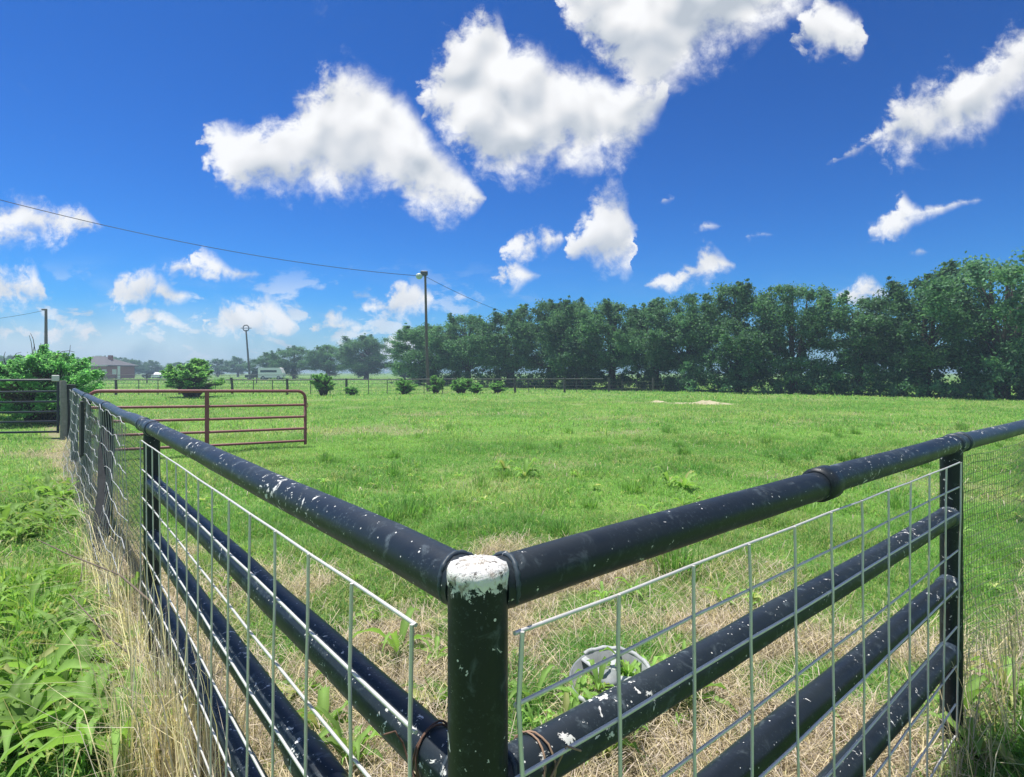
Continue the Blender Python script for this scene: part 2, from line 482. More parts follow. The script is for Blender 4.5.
class MB:
    """collects tubes, boxes and lathes; links them as ONE mesh object"""
    def __init__(s):
        s.v, s.f, s.sm, s.c = [], [], [], []
    def add(s, verts, faces, smooth=False, col=None):
        o = len(s.v)
        s.v += [tuple(p) for p in verts]
        s.f += [tuple(i + o for i in f) for f in faces]
        s.sm += [smooth] * len(faces)
        s.c += [col or (1, 1, 1)] * len(verts)
        return s
    def tube(s, pts, r, n=10, cap=True, closed=False, col=None):
        pts = [Vector(p) for p in pts]
        rs = r if isinstance(r, (list, tuple)) else [r] * len(pts)
        m = len(pts)
        up = None
        rings = []
        for i in range(m):
            if closed:
                d = pts[(i + 1) % m] - pts[i - 1]
            else:
                d = pts[min(i + 1, m - 1)] - pts[max(i - 1, 0)]
            d.normalize()
            if up is None:
                a = Vector((0, 0, 1)) if abs(d.z) < 0.9 else Vector((1, 0, 0))
                up = (a - d * a.dot(d)).normalized()
            else:
                up = (up - d * up.dot(d))
                up.normalize()
            sd = d.cross(up)
            rings.append([pts[i] + (up * math.cos(2 * PI * k / n) + sd * math.sin(2 * PI * k / n)) * rs[i] for k in range(n)])
        V = [p for rg in rings for p in rg]
        Fc = []
        for i in range(m if closed else m - 1):
            j = (i + 1) % m
            for k in range(n):
                Fc.append((i * n + k, i * n + (k + 1) % n, j * n + (k + 1) % n, j * n + k))
        s.add(V, Fc, True, col)
        if cap and not closed:
            s.add(rings[0], [tuple(range(n))[::-1]], False, col)
            s.add(rings[-1], [tuple(range(n))], False, col)
        return s
    def box(s, c, size, rz=0.0, bev=0.0, mtx=None):
        cx, cy, cz = c
        hx, hy, hz = (q / 2 for q in size)
        b = min(bev, hx * .9, hy * .9, hz * .9)
        if b <= 0:
            P = [(x, y, z) for z in (-hz, hz) for x, y in ((-hx, -hy), (hx, -hy), (hx, hy), (-hx, hy))]
            Fc = [(3, 2, 1, 0), (4, 5, 6, 7)] + [(i, (i + 1) % 4, 4 + (i + 1) % 4, 4 + i) for i in range(4)]
        else:
            def ring(ix, iy, z):
                return [(-hx + ix, -hy, z), (hx - ix, -hy, z), (hx, -hy + iy, z), (hx, hy - iy, z), (hx - ix, hy, z), (-hx + ix, hy, z), (-hx, hy - iy, z), (-hx, -hy + iy, z)]
            def inset(z):
                return [(x * (hx - b) / hx, y * (hy - b) / hy, z) for x, y, _ in ring(b, b, z)]
            P = inset(-hz) + ring(b, b, -hz + b) + ring(b, b, hz - b) + inset(hz)
            Fc = [tuple(range(8))[::-1], tuple(range(24, 32))]
            for l in range(3):
                for i in range(8):
                    Fc.append((l * 8 + i, l * 8 + (i + 1) % 8, l * 8 + 8 + (i + 1) % 8, l * 8 + 8 + i))
        R = mtx or Matrix.Rotation(rz, 3, 'Z')
        s.add([R @ Vector(p) + Vector(c) for p in P], Fc)
        return s
    def lathe(s, c, prof, n=24, mtx=None, closed=False):
        """prof: list of (radius, z)"""
        R = mtx or Matrix.Identity(3)
        V = [R @ Vector((r * math.cos(2 * PI * k / n), r * math.sin(2 * PI * k / n), z)) + Vector(c) for r, z in prof for k in range(n)]
        Fc = []
        for i in range(len(prof) - 1):
            for k in range(n):
                Fc.append((i * n + k, i * n + (k + 1) % n, (i + 1) * n + (k + 1) % n, (i + 1) * n + k))
        s.add(V, Fc, True)
        return s
    def prism(s, poly, y0, y1, mtx=None, off=(0, 0, 0)):
        """outline in x,z extruded along y"""
        R = mtx or Matrix.Identity(3)
        n = len(poly)
        V = [R @ Vector((x, y, z)) + Vector(off) for y in (y0, y1) for x, z in poly]
        Fc = [tuple(range(n)), tuple(range(n, 2 * n))[::-1]] + [(i, i + n, (i + 1) % n + n, (i + 1) % n) for i in range(n)]
        s.add(V, Fc)
        return s
    def build(s, name, material, parent=None, loc=(0, 0, 0), colours=False):
        me = bpy.data.meshes.new(name)
        L = Vector(loc)
        me.from_pydata([Vector(p) - L for p in s.v], [], s.f)
        me.polygons.foreach_set('use_smooth', s.sm)
        if colours:
            a = me.color_attributes.new('col', 'FLOAT_COLOR', 'POINT')
            a.data.foreach_set('color', np.array([(r, g, b, 1.0) for r, g, b in s.c], np.float32).ravel())
        me.update()
        return link(name, me, material, parent, loc if parent is None else (0, 0, 0))

def link(name, me, material=None, parent=None, loc=(0, 0, 0)):
    o = bpy.data.objects.new(name, me)
    C.objects.link(o)
    o.location = loc
    if material is not None and not me.materials:
        me.materials.append(material)
    if parent is not None:
        o.parent = parent
    return o
def tag(o, label=None, cat=None, group=None, kind=None):
    if label: o['label'] = label
    if cat: o['category'] = cat
    if group: o['group'] = group
    if kind: o['kind'] = kind
    return o
def thing(name, loc, label, cat, group=None, rz=0.0):
    o = bpy.data.objects.new(name, None)
    C.objects.link(o)
    o.empty_display_size = 0.2
    o.location = loc
    o.rotation_euler = (0, 0, rz)
    return tag(o, label, cat, group)
def copy_tree(o, parent=None):
    kids = [c for c in C.objects if c.parent == o]
    c = o.copy()
    C.objects.link(c)
    c.parent = parent
    for k in kids:
        copy_tree(k, c)
    return c
def P(px, y, D):
    """ground-plan point seen at bearing px and height y, D metres ahead"""
    return Vector(((px - 512) / F * D, D, CAMZ - (y - HOR) / F * D))
def GX(px, D):
    return (px - 512) / F * D

# ------------------------------------------------------------------ terrain
def hash2(ix, iy, s):
    v = np.sin(ix * 127.1 + iy * 311.7 + s * 74.7) * 43758.5453
    return v - np.floor(v)
def vnoise(x, y, s=0):
    ix, iy = np.floor(x), np.floor(y)
    fx, fy = x - ix, y - iy
    fx, fy = fx * fx * (3 - 2 * fx), fy * fy * (3 - 2 * fy)
    a, b = hash2(ix, iy, s), hash2(ix + 1, iy, s)
    c, d = hash2(ix, iy + 1, s), hash2(ix + 1, iy + 1, s)
    return (a * (1 - fx) + b * fx) * (1 - fy) + (c * (1 - fx) + d * fx) * fy
def fbm(x, y, s=0, oct=4):
    r, a, t = 0, 0.5, 0
    for i in range(oct):
        r = r + a * vnoise(x, y, s + i)
        t += a
        a *= .5
        x, y = x * 2.03 + 5.2, y * 2.03 + 1.7
    return r / t
def sstep(v, a, b):
    t = np.clip((v - a) / (b - a), 0, 1)
    return t * t * (3 - 2 * t)

CORNER = Vector((-0.047, 0.785, 0))
DL = Vector((-0.640, 0.768, 0)).normalized()
DR = Vector((0.768, 0.641, 0)).normalized()
DR2 = Vector((0.79, 0.613, 0)).normalized()
OUTL = Vector((-0.768, -0.640, 0)).normalized()
OUTR = Vector((0.641, -0.768, 0)).normalized()
def fence_ab(x, y):
    """distances along the right (a) and the left (b) fence line"""
    det = DR.x * DL.y - DR.y * DL.x
    px, py = x - CORNER.x, y - CORNER.y
    a = (px * DL.y - py * DL.x) / det
    b = (DR.x * py - DR.y * px) / det
    return a, b
def ground_z(x, y):
    x, y = np.asarray(x, float), np.asarray(y, float)
    r = np.hypot(x, y)
    near = 0.10 * (fbm(x * .7, y * .7, 3, 3) - .5) + .035 * (fbm(x * 2.6, y * 2.6, 9, 2) - .5)
    far = 0.35 * (fbm(x * .06, y * .06, 5, 3) - .5) * sstep(r, 12, 60)
    return near * (1 - sstep(r, 20, 60)) + far * .5
def dryness(x, y):
    """0 green .. 1 bare straw and soil"""
    a, b = fence_ab(x, y)
    inside = (a > 0) & (b > 0)
    r = np.hypot(a, b)
    nz = fbm(x * 1.1, y * 1.1, 21, 4)
    corner = sstep(3.3 - r + (nz - .5) * 3.6, -0.7, 0.7) * (1 - 0.88 * sstep(fbm(x * 1.5, y * 1.5, 33, 4), .46, .60))
    patch = .40 * sstep(fbm(x * .33, y * .5, 41, 4) + .25 * fbm(x * 1.6, y * 1.6, 43, 3), .73, .86)
    din = np.where(inside, np.maximum(corner, patch), 0)
    # strip at the foot of the fence
    strip = np.maximum(.9 * sstep(.42 - np.abs(a) + (nz - .5) * .7, 0, .35) * (b > 0), .7 * sstep(.16 - np.abs(b) + (nz - .5) * .5, 0, .3) * (a > 0))
    # worn track outside the left fence
    tr = sstep(.55 - np.abs(y - 4.35 - .1 * (x + 3.5)) + (nz - .5) * .9, 0, .5) * (x < -2.5)
    tr2 = .7 * sstep(.6 - np.abs(y - 10.2) + (nz - .5) * 1.2, 0, .6) * (a < 0) * (x < -6)
    return np.clip(np.maximum(np.maximum(din, strip), np.maximum(tr, tr2)), 0, 1)

gs = np.linspace(-1, 1, 361)
gk = 8.6
gx = 640 * np.sinh(gk * gs) / np.sinh(gk)
gy = gx + 4.0
XX, YY = np.meshgrid(gx, gy)
ZZ = ground_z(XX, YY)
VV = np.stack([XX.ravel(), YY.ravel(), ZZ.ravel()], 1)
nI = len(gs)
ii, jj = np.meshgrid(np.arange(nI - 1), np.arange(nI - 1))
q = (jj * nI + ii).ravel()
dr = dryness(XX.ravel(), YY.ravel())
me = raw_mesh('ground', VV, np.stack([q, q + 1, q + nI + 1, q + nI], 1), col=np.stack([dr, dr, dr], 1), smooth=True)
m, n = mat('soil_and_turf')
t = n.new('ShaderNodeTexCoord').outputs['Object']
att = n.new('ShaderNodeAttribute', attribute_name='col').outputs['Fac']
f1 = n.noise(t, 0.22, 5, 0.6)
f2 = n.noise(t, 3.0, 6, 0.65)
f3 = n.noise(t, 26.0, 6, 0.7)
gcol = n.mixc(n.step(f1, .35, .65), (0.11, 0.23, 0.045, 1), (0.16, 0.28, 0.06, 1))
gcol = n.mixc(n.step(f2, .52, .75), gcol, (0.20, 0.22, 0.08, 1))
scol = n.mixc(f3, (0.16, 0.12, 0.08, 1), (0.42, 0.35, 0.24, 1))
finish(n, principled(n, n.mixc(att, gcol, scol), 0.95, spec=0.1, bump=f3, bstr=0.5, bdist=0.03))
tag(link('ground', me, m), 'open pasture ground under the short green grass', None, None, 'structure')

# ------------------------------------------------------------------ pipe corner fence
RZ = 1.203
LEV = (0.92, 0.635, 0.35)
def LP(t, z, off=0.0):
    p = CORNER + DL * t + OUTL * off
    return Vector((p.x, p.y, z))
def RP(t, z, off=0.0):
    p = CORNER + DR * t + OUTR * off
    return Vector((p.x, p.y, z))
RT = 2.38                                   # right line post
RB = CORNER + DR * RT
def RP2(t, z, off=0.0):
    p = RB + DR2 * t + Vector((DR2.y, -DR2.x, 0)) * off
    return Vector((p.x, p.y, z))
CO = (CORNER.x, CORNER.y, 0)
fence = thing('pipe_fence', CO, 'dark navy pipe corral fence with chipped paint meeting at a white capped corner post', 'fence')
def part(mb, name, material, parent=fence, label=None):
    o = mb.build(name, material, parent, CO)
    if label: o['label'] = label
    return o
pr = .0365
def jitter(fn, t0, t1, z, n=14, amp=.003, seed=0):
    r = random.Random(seed)
    return [fn(t0 + (t1 - t0) * i / n, z + r.uniform(-amp, amp)) for i in range(n + 1)]
cp = part(MB().tube([LP(0, -.25), LP(0, .5), LP(0, 1.0), LP(0, 1.222)], .0415, 48), 'corner_post', M['post_paint'], label='thick corner post with flaked white cap')
# flaked white cap, lumpy edge
mb = MB()
rr = random.Random(3)
nn = 120
rings = []
jag = [rr.uniform(-.5, .5) + .7 * math.sin(k * .37) + .5 * math.sin(k * .9 + 1) + (rr.uniform(-2.2, -.8) if rr.random() < .16 else 0) for k in range(nn)]
for q_, (fr, z) in enumerate(((1.012, 1.2155), (1.025, 1.2205), (1.03, 1.2265), (.97, 1.2345), (.6, 1.2400), (.25, 1.2405))):
    rings.append([(CORNER.x + .0415 * (fr + rr.uniform(-.012, .012)) * math.cos(2 * PI * k / nn), CORNER.y + .0415 * (fr + rr.uniform(-.012, .012)) * math.sin(2 * PI * k / nn), z + (jag[k] * .0040 if q_ == 0 else rr.uniform(-.0016, .0016))) for k in range(nn)])
V = [p for r_ in rings for p in r_]
Fc = [(i * nn + k, i * nn + (k + 1) % nn, (i + 1) * nn + (k + 1) % nn, (i + 1) * nn + k) for i in range(5) for k in range(nn)] + [tuple(range(5 * nn, 6 * nn))]
mb.add(V, Fc, True)
part(mb, 'cap', M['cap'], cp)

lr = part(MB().tube([LP(.026, RZ - .003)] + jitter(LP, .25, 3.2, RZ, 12), pr, 32), 'top_rail', M['pipe'])
lr2 = part(MB().tube(jitter(LP, 3.15, 11.0, RZ - .003, 16, .006, 2), pr * .97, 24), 'top_rail', M['pipe_far'], label='greyer far length of top rail')
for t_, rad, w_ in ((2.9, .043, .05), (3.2, .041, .02), (5.5, .042, .03), (8.1, .042, .03)):
    part(MB().tube([LP(t_ - w_, RZ), LP(t_ - w_ * .8, RZ), LP(t_ + w_ * .8, RZ), LP(t_ + w_, RZ)], [rad * .93, rad, rad, rad * .93], 28), 'collar', M['pipe_far'], lr2)
for k, z in enumerate(LEV):
    o = part(MB().tube(jitter(LP, .02, 2.86, z, 10, .004, 10 + k), pr, 28), 'rail', M['pipe'])
    if k == 1:
        part(MB().tube([LP(.50, z), LP(.51, z), LP(.68, z), LP(.69, z)], [.037, .042, .042, .037], 28), 'collar', M['pipe'], o)
rr1 = part(MB().tube([RP(.026, RZ - .003)] + jitter(RP, .2, 1.16, RZ - .001, 6, .002, 5), pr, 32), 'top_rail', M['pipe_clean'])
rr2 = part(MB().tube(jitter(RP, 1.14, 2.42, RZ + .004, 6, .002, 6), pr, 32), 'top_rail', M['pipe'])
part(MB().tube([RP(1.095, RZ + .001), RP(1.10, RZ + .001), RP(1.165, RZ + .002), RP(1.175, RZ + .002)], [.037, .0445, .0445, .037], 36), 'collar', M['pipe_clean'], rr1)
rr3 = part(MB().tube([RP(2.36, RZ + .003)] + jitter(RP2, .05, 5.6, RZ + .004, 8, .003, 7), pr * .98, 28), 'top_rail', M['pipe_far'], label='greyer rail beyond the right post')
for a_ in (.03, .13):
    part(MB().tube([RP2(a_ - .016, RZ + .004), RP2(a_ - .012, RZ + .004), RP2(a_ + .012, RZ + .004), RP2(a_ + .016, RZ + .004)], [.037, .042, .042, .037], 28), 'collar', M['pipe_far'], rr3)
for k, z in enumerate(LEV):
    zz = z + (0, .012, .025)[k]
    o = part(MB().tube(jitter(RP, .02, RT - .02, zz, 8, .004, 30 + k), pr, 28), 'rail', M['pipe_clean' if k else 'pipe'])
    part(MB().tube([RP(RT - .085, zz), RP(RT - .075, zz), RP(RT - .03, zz)], [.036, .0405, .0405], 24), 'collar', M['pipe_far'], o)
part(MB().tube([LP(2.9, -.25), LP(2.9, .6), LP(2.9, 1.19)], .0385, 28), 'post', M['pipe_clean'])
part(MB().tube([RP(RT, -.25), RP(RT, .6), RP(RT, 1.19)], .0385, 28), 'post', M['pipe_clean'])
for t_ in (5.5, 8.1):
    part(MB().tube([LP(t_, -.25), LP(t_, .6), LP(t_, 1.185)], .048, 20), 'post', M['pipe_clean'])
part(MB().tube([LP(11.0, -.25), LP(11.0, .6), LP(11.0, 1.22)], .05, 20), 'post', M['pipe_far'])
part(MB().tube([RP2(2.75, -.25), RP2(2.75, .6), RP2(2.75, 1.19)], .0385, 20), 'post', M['pipe_clean'])

def weld(fn, t, z, rad, parent):
    r = random.Random(int(t * 999 + z * 77))
    c = fn(t, z)
    d = (fn(t + .1, z) - c).normalized()
    s_ = d.cross(Vector((0, 0, 1)))
    pts, rs = [], []
    for i in range(48):
        a = 2 * PI * i / 48
        pts.append(c + (s_ * math.cos(a) + Vector((0, 0, 1)) * math.sin(a)) * (rad - .0012 + r.uniform(-.0004, .0005)) + d * (.010 * abs(math.cos(a)) ** 2 * -1 + r.uniform(-.001, .001)))
        rs.append(.0038 + .0006 * math.sin(i * 2.1) + r.uniform(0, .0006))
    part(MB().tube(pts, rs, 7, closed=True), 'weld_bead', M['pipe_far'], parent)
weld(LP, .052, RZ, .0365, lr)
weld(RP, .052, RZ, .0365, rr1)
for z in LEV[:2]:
    weld(LP, .050, z, .0365, cp)
    weld(RP, .050, z, .0365, cp)
for z in LEV:
    weld(LP, 2.855, z, .0365, cp)
# welded wire panels tied to the outside of the pipe
def panel(name, fn, t0, t1, step, zs, label, seed, bow):
    r = random.Random(seed)
    mb = MB()
    ts = []
    t = t0
    while t < t1:
        ts.append(t)
        t += step
    def off(t, z):
        return .052 + bow(t, z)
    wob = {}
    for i, t in enumerate(ts):
        for j, z in enumerate(zs):
            wob[i, j] = (r.uniform(-.004, .004), r.uniform(-.003, .003))
    for i, t in enumerate(ts):
        pts = [fn(t + wob[i, j][0], z + (0.003 if j == 0 else 0), off(t, z) + .005) for j, z in enumerate(zs)]
        mb.tube(pts, .0033, 6)
    for j, z in enumerate(zs):
        pts = [fn(t + (-.006 if i == 0 else 0), z + wob[i, j][1] * .7, off(t, z)) for i, t in enumerate(ts)]
        mb.tube(pts, .0033, 6)
    p0 = fn(t0, 0, .05)
    o = mb.build(name, M['wire'], None, (p0.x, p0.y, 0))
    return tag(o, label, 'wire grid', 'welded wire grids on the pipe fence')
panel('wire_grid', LP, .084, 2.95, .2032, [1.138, .988, .842, .695, .545, .395, .245, .095],
      'galvanised welded wire grid tied to the left fence, six inch rows', 1, lambda t, z: .012 * math.sin(t * 2.1) * (1.1 - z) - .01 * (t / 3))
panel('wire_grid', RP, .028, 2.36, .2032, [1.150, 1.058, .957, .812, .665, .515, .365, .215, .09],
      'galvanised welded wire grid tied to the right fence, narrow rows at its top', 2, lambda t, z: .014 * math.sin(t * 1.7 + .5) * (1.15 - z))

# tie wires round the pipes
def tie(fn, t, z, label, turns=3, r=.038, wr=.0016, material=M['tie'], tails=True):
    mb = MB()
    rr = random.Random(int(t * 1000))
    c = fn(t, z)
    d = (fn(t + .1, z) - fn(t, z)).normalized()
    s_ = d.cross(Vector((0, 0, 1)))
    for k in range(turns):
        q0 = c + d * (k - turns / 2) * .011
        pts = [q0 + (s_ * math.cos(a) + Vector((0, 0, 1)) * math.sin(a)) * (r + rr.uniform(0, .003)) + d * .012 * math.sin(a + k) for a in [2 * PI * i / 20 for i in range(20)]]
        mb.tube(pts, wr, 5, closed=True)
    if tails:
        o_ = fn(t, z, .05) - fn(t, z)
        p0 = c + o_.normalized() * (r + .004)
        mb.tube([p0, p0 + d * .02 + Vector((0, 0, .02)), p0 + d * .015 + o_ * .3 + Vector((0, 0, .045)), p0 + d * .04 + o_ * .4 + Vector((0, 0, .03))], wr, 5)
        mb.tube([p0, p0 - d * .02 + Vector((0, 0, -.02)), p0 - d * .03 + o_ * .4 + Vector((0, 0, -.05))], wr, 5)
    b = fn(t, z)
    tag(mb.build('tie_wire', material, None, b), label, 'tie wire', 'wire ties beside the corner post')
tie(LP, .115, LEV[0], 'dark wire tie wrapped on left rail beside the corner post', 3)
tie(RP, .10, LEV[0], 'rusty cord tie twisted on right rail beside the corner post', 2, .0376, .0017, M['rag'])

# old netting on the far left run and fine netting on the right run
def netting(name, fn, t0, t1, z0, z1, dt, dz, rad, material, label, off, amp, seed, cat='wire netting', hexa=False):
    r = random.Random(seed)
    nt, nz = int(round((t1 - t0) / dt)), int(round((z1 - z0) / dz))
    ph = [r.uniform(0, 6.28) for _ in range(6)]
    def pt(i, j):
        t, z = t0 + dt * i, z0 + dz * j
        wob = amp * (math.sin(t * 9 + ph[0] + j * 1.9) + .6 * math.sin(t * 17 + ph[1] - j))
        sag = amp * 1.6 * math.sin(t * 2.3 + ph[2]) * (1 - j / max(1, nz) * .6)
        rnd = r.uniform(-.3, .3) * amp
        return fn(t + .4 * wob + rnd, z + wob * .8 + sag * .5 + rnd, off(t, z) + amp * .6 * math.sin(t * 4 + j * .8 + ph[3]))
    G = [[pt(i, j) for j in range(nz + 1)] for i in range(nt + 1)]
    mb = MB()
    for j in range(nz + 1):
        mb.tube([G[i][j] for i in range(nt + 1)], rad, 4, cap=False)
    for i in range(nt + 1):
        mb.tube(G[i], rad * .8, 4, cap=False)
    p0 = fn(t0, 0, .05)
    return tag(mb.build(name, material, None, (p0.x, p0.y, 0)), label, cat, 'wire netting hung on the fence')
netting('wire_netting', LP, 3.4, 11.0, .04, 1.16, .14, .145, .0030, M['wire_dull'], 'slack wavy wire netting sagging along the far left fence', lambda t, z: .06 + .20 * max(0, .65 - z) ** 1.3, .017, 4)
netting('wire_netting', LP, 2.94, 5.5, .05, 1.10, .052, .052, .0016, M['wire_dark'], 'fine dark wire netting between the first two left posts', lambda t, z: -.045, .004, 5)
netting('wire_netting', LP, 5.55, 8.1, .05, 1.10, .052, .052, .0018, M['wire_dark'], 'fine dark wire netting between the second and third left posts', lambda t, z: .05 + .12 * max(0, .6 - z), .008, 15)
netting('wire_netting', RP2, -.01, 3.2, .26, 1.165, .028, .036, .0010, M['wire_dark'], 'fine dark wire netting hanging right of the right post', lambda t, z: .044 + min(1, max(0, t) / .6) * (.16 * max(0, .95 - z) ** 1.2 + .03 * math.sin(t * 3)), .004, 6)

# leaning timber post by the left netting
b0, b1 = Vector((-2.93, 4.02, -.2)), Vector((-3.36, 4.74, 1.02))
ax = (b1 - b0).normalized()
mb = MB()
pts = [b0 + (b1 - b0) * (i / 8) for i in range(9)]
mb.tube(pts, [.05 + .008 * math.sin(i * 2.1) for i in range(9)], 9)
tag(mb.build('timber_post', M['dark_wood'], None, (b0.x, b0.y, 0)), 'dark weathered timber post leaning behind the slack netting', 'post')
# wide dark plank wired to the third post
pb = LP(7.6, 0, .07)
mb = MB()
for k in range(2):
    c_ = LP(7.25 + k * .19, .93, .085)
    mb.box((c_.x, c_.y, .88 - .04 * k), (.17, .03, .60), math.atan2(DL.y, DL.x), .006)
tag(mb.build('board', M['dark_wood'], None, (pb.x, pb.y, 0)), 'short dark board wired near the top of the left fence', 'board')

# ------------------------------------------------------------------ red field gate standing open
GR, GL = Vector((-4.17, 11.5, 0)), Vector((-7.08, 9.52, 0))
gd = (GL - GR)
glen = gd.length
gd.normalize()
gate = thing('field_gate', (GL.x, GL.y, 0), 'oxide red five bar tube gate standing open in the pasture', 'gate')
def GP(s, z):
    p = GR + gd * s
    return Vector((p.x, p.y, z + .065 * s / glen))
GO = (GL.x, GL.y, 0)
z0, z1 = .115, 1.115
rc = .15
arc = lambda cx, cz, a0, a1: [(cx + rc * math.cos(a0 + (a1 - a0) * i / 6), cz + rc * math.sin(a0 + (a1 - a0) * i / 6)) for i in range(7)]
out = [(0, .04)] + [(0, z1 - rc)] + arc(rc, z1 - rc, PI, PI / 2) + arc(glen - rc, z1 - rc, PI / 2, 0) + [(glen, .10)]
MB().tube([GP(s, z) for s, z in out], .030, 12).build('gate_frame', M['rust_tube'], gate, GO)
for z in (z0, .362, .600, .838):
    MB().tube([GP(0, z), GP(glen / 2, z - .006), GP(glen, z)], .0245, 10).build('bar', M['rust_tube'], gate, GO)
a_, b_ = GP(glen / 2, 0), GP(glen / 2, 0)
mb = MB()
cst = GP(glen / 2, .62)
mb.box((cst.x, cst.y, cst.z - .005), (.07, .05, 1.0), math.atan2(gd.y, gd.x), .008)
mb.build('stile', M['rust_tube'], gate, GO)
mb = MB()
q0 = GP(-.03, .86)
mb.tube([GP(0, .90), GP(-.05, .86), GP(-.05, .80), GP(0, .77)], .008, 6)
mb.build('latch', M['rust_tube'], gate, GO)

# ------------------------------------------------------------------ dark gate on the far left
DG = 12.9
hx = GX(58, DG)
g2 = thing('field_gate', (hx, DG, 0), 'dark grey tube gate closed beside the weathered post at far left', 'gate')
GO2 = (hx, DG, 0)
lx = hx - 3.6
MB().tube([(lx, DG - .2, .1), (lx, DG - .2, 1.30), (hx - .03, DG, 1.32), (hx, DG, 1.28), (hx, DG, .12)], .027, 10).build('gate_frame', M['black_tube'], g2, GO2)
for k, z in enumerate((1.06, .83, .60, .38, .15)):
    MB().tube([(lx, DG - .2, z - .02), ((lx + hx) / 2, DG - .1, z - .02), (hx, DG, z)], .024, 10).build('bar', M['black_tube'], g2, GO2)
MB().tube([(lx + 1.75, DG - .1, .12), (lx + 1.75, DG - .1, 1.29)], .02, 8).build('stile', M['black_tube'], g2, GO2)
mb = MB()
mb.box((hx - .02, DG - .045, 1.36), (.16, .05, .14), 0, .012)
tag(mb.build('insulator_box', M['white_tag'], None, (hx, DG, 1.3)), 'small white box fixed on the dark gate top corner', 'box')
px_ = GX(63.5, 12.6)
mb = MB()
mb.tube([(px_, 12.6, -.2), (px_ + .01, 12.6, .6), (px_ - .01, 12.6, 1.28), (px_ - .01, 12.6, 1.31)], [.068, .066, .062, .05], 12)
tag(mb.build('gate_post', M['grey_wood'], None, (px_, 12.6, 0)), 'pale weathered timber post beside the dark gate', 'post', 'gate posts at far left')
px_ = GX(70.5, 12.75)
mb = MB()
mb.tube([(px_, 12.75, -.2), (px_ - .02, 12.75, .6), (px_ + .01, 12.75, 1.22)], [.10, .10, .095], 12)
tag(mb.build('gate_post', M['dark_wood'], None, (px_, 12.75, 0)), 'dark thick timber post just right of the pale post', 'post', 'gate posts at far left')

# ------------------------------------------------------------------ distant fences
def far_fence(label, pts, posts, top, rail, wires, tsteel, wood_r, seed):
    """pts: plan polyline; wooden posts at given distances, thin steel posts between"""
    r = random.Random(seed)
    V = [Vector((x, y, 0)) for x, y in pts]
    segs = [(V[i + 1] - V[i]).length for i in range(len(V) - 1)]
    L = sum(segs)
    def at(s):
        for i, l in enumerate(segs):
            if s <= l or i == len(segs) - 1:
                return V[i] + (V[i + 1] - V[i]) * (s / l)
            s -= l
    root = thing('field_fence', V[0], label, 'fence', 'fences across the far end of the pasture')
    O = tuple(V[0])
    n = int(L / posts)
    for i in range(n + 1):
        p = at(min(L, i * posts + r.uniform(-.3, .3)))
        h = top + r.uniform(.0, .12)
        z = float(ground_z(p.x, p.y))
        MB().tube([(p.x, p.y, z - .2), (p.x + r.uniform(-.03, .03), p.y, z + h * .5), (p.x + r.uniform(-.04, .04), p.y, z + h)], [wood_r, wood_r * .97, wood_r * .9], 8).build('post', M['fence_wood'], root, O)
    for i in range(n):
        for k in range(1, tsteel):
            p = at((i + k / tsteel) * posts)
            z = float(ground_z(p.x, p.y))
            MB().tube([(p.x, p.y, z - .1), (p.x, p.y, z + top * .95)], .026, 5).build('steel_post', M['fence_steel'], root, O)
    m_ = int(L / 1.2)
    def line(z, rad, a, b, nm, sag):
        pts_ = []
        for i in range(m_ + 1):
            s = a * L + (b - a) * L * i / m_
            p = at(s)
            pts_.append((p.x, p.y, float(ground_z(p.x, p.y)) + z + sag * math.sin(i * .9)))
        MB().tube(pts_, rad, 6).build(nm, M['fence_steel'], root, O)
    if rail:
        line(top - .02, .036, rail[0], rail[1], 'top_rail', .006)
    for z in wires:
        line(z, .009, 0, 1, 'wire', .012)
far_fence('nearer wire field fence with timber posts and pipe rail across the pasture end', [(-33, 37), (GX(300, 37.5), 37.5), (GX(500, 40), 40), (GX(705, 45), 45)], 3.7, 1.0, (.0, .82), (.25, .5, .75), 3, .085, 1)
far_fence('farther thin wire fence behind the nearer field fence at left', [(GX(85, 70), 70), (GX(340, 78), 78)], 6.5, 1.15, (0, 1), (.4, .8), 2, .08, 2)

# ------------------------------------------------------------------ poles and cables
LPX = GX(425, 44)
lampole = thing('lamp_pole', (LPX, 44, 0), 'tall timber pole with a yard lamp on top rising before the trees', 'lamp pole', 'poles beyond the pasture')
LO = (LPX, 44, 0)
ztop = CAMZ + (HOR - 275) / F * 44
MB().tube([(LPX + .25, 44, -.3), (LPX + .12, 44, 4), (LPX + .02, 44, ztop)], [.13, .11, .085], 12).build('pole', M['pole'], lampole, LO)
mb = MB()
mb.box((LPX - .05, 43.9, ztop + .12), (.55, .34, .34), .1, .05)
mb.build('lamp_head', M['lamp_case'], lampole, LO)
mb = MB()
mb.tube([(LPX - .15, 43.9, ztop - .02), (LPX - .34, 43.85, ztop - .05)], .03, 8)
lh = mb.build('arm', M['lamp_case'], lampole, LO)
MB().lathe((LPX - .42, 43.82, ztop - .36), [(.02, 0), (.17, .05), (.27, .18), (.25, .34), (.14, .45), (.02, .47)], 16).build('lamp_globe', M['lamp_glass'], lampole, LO)

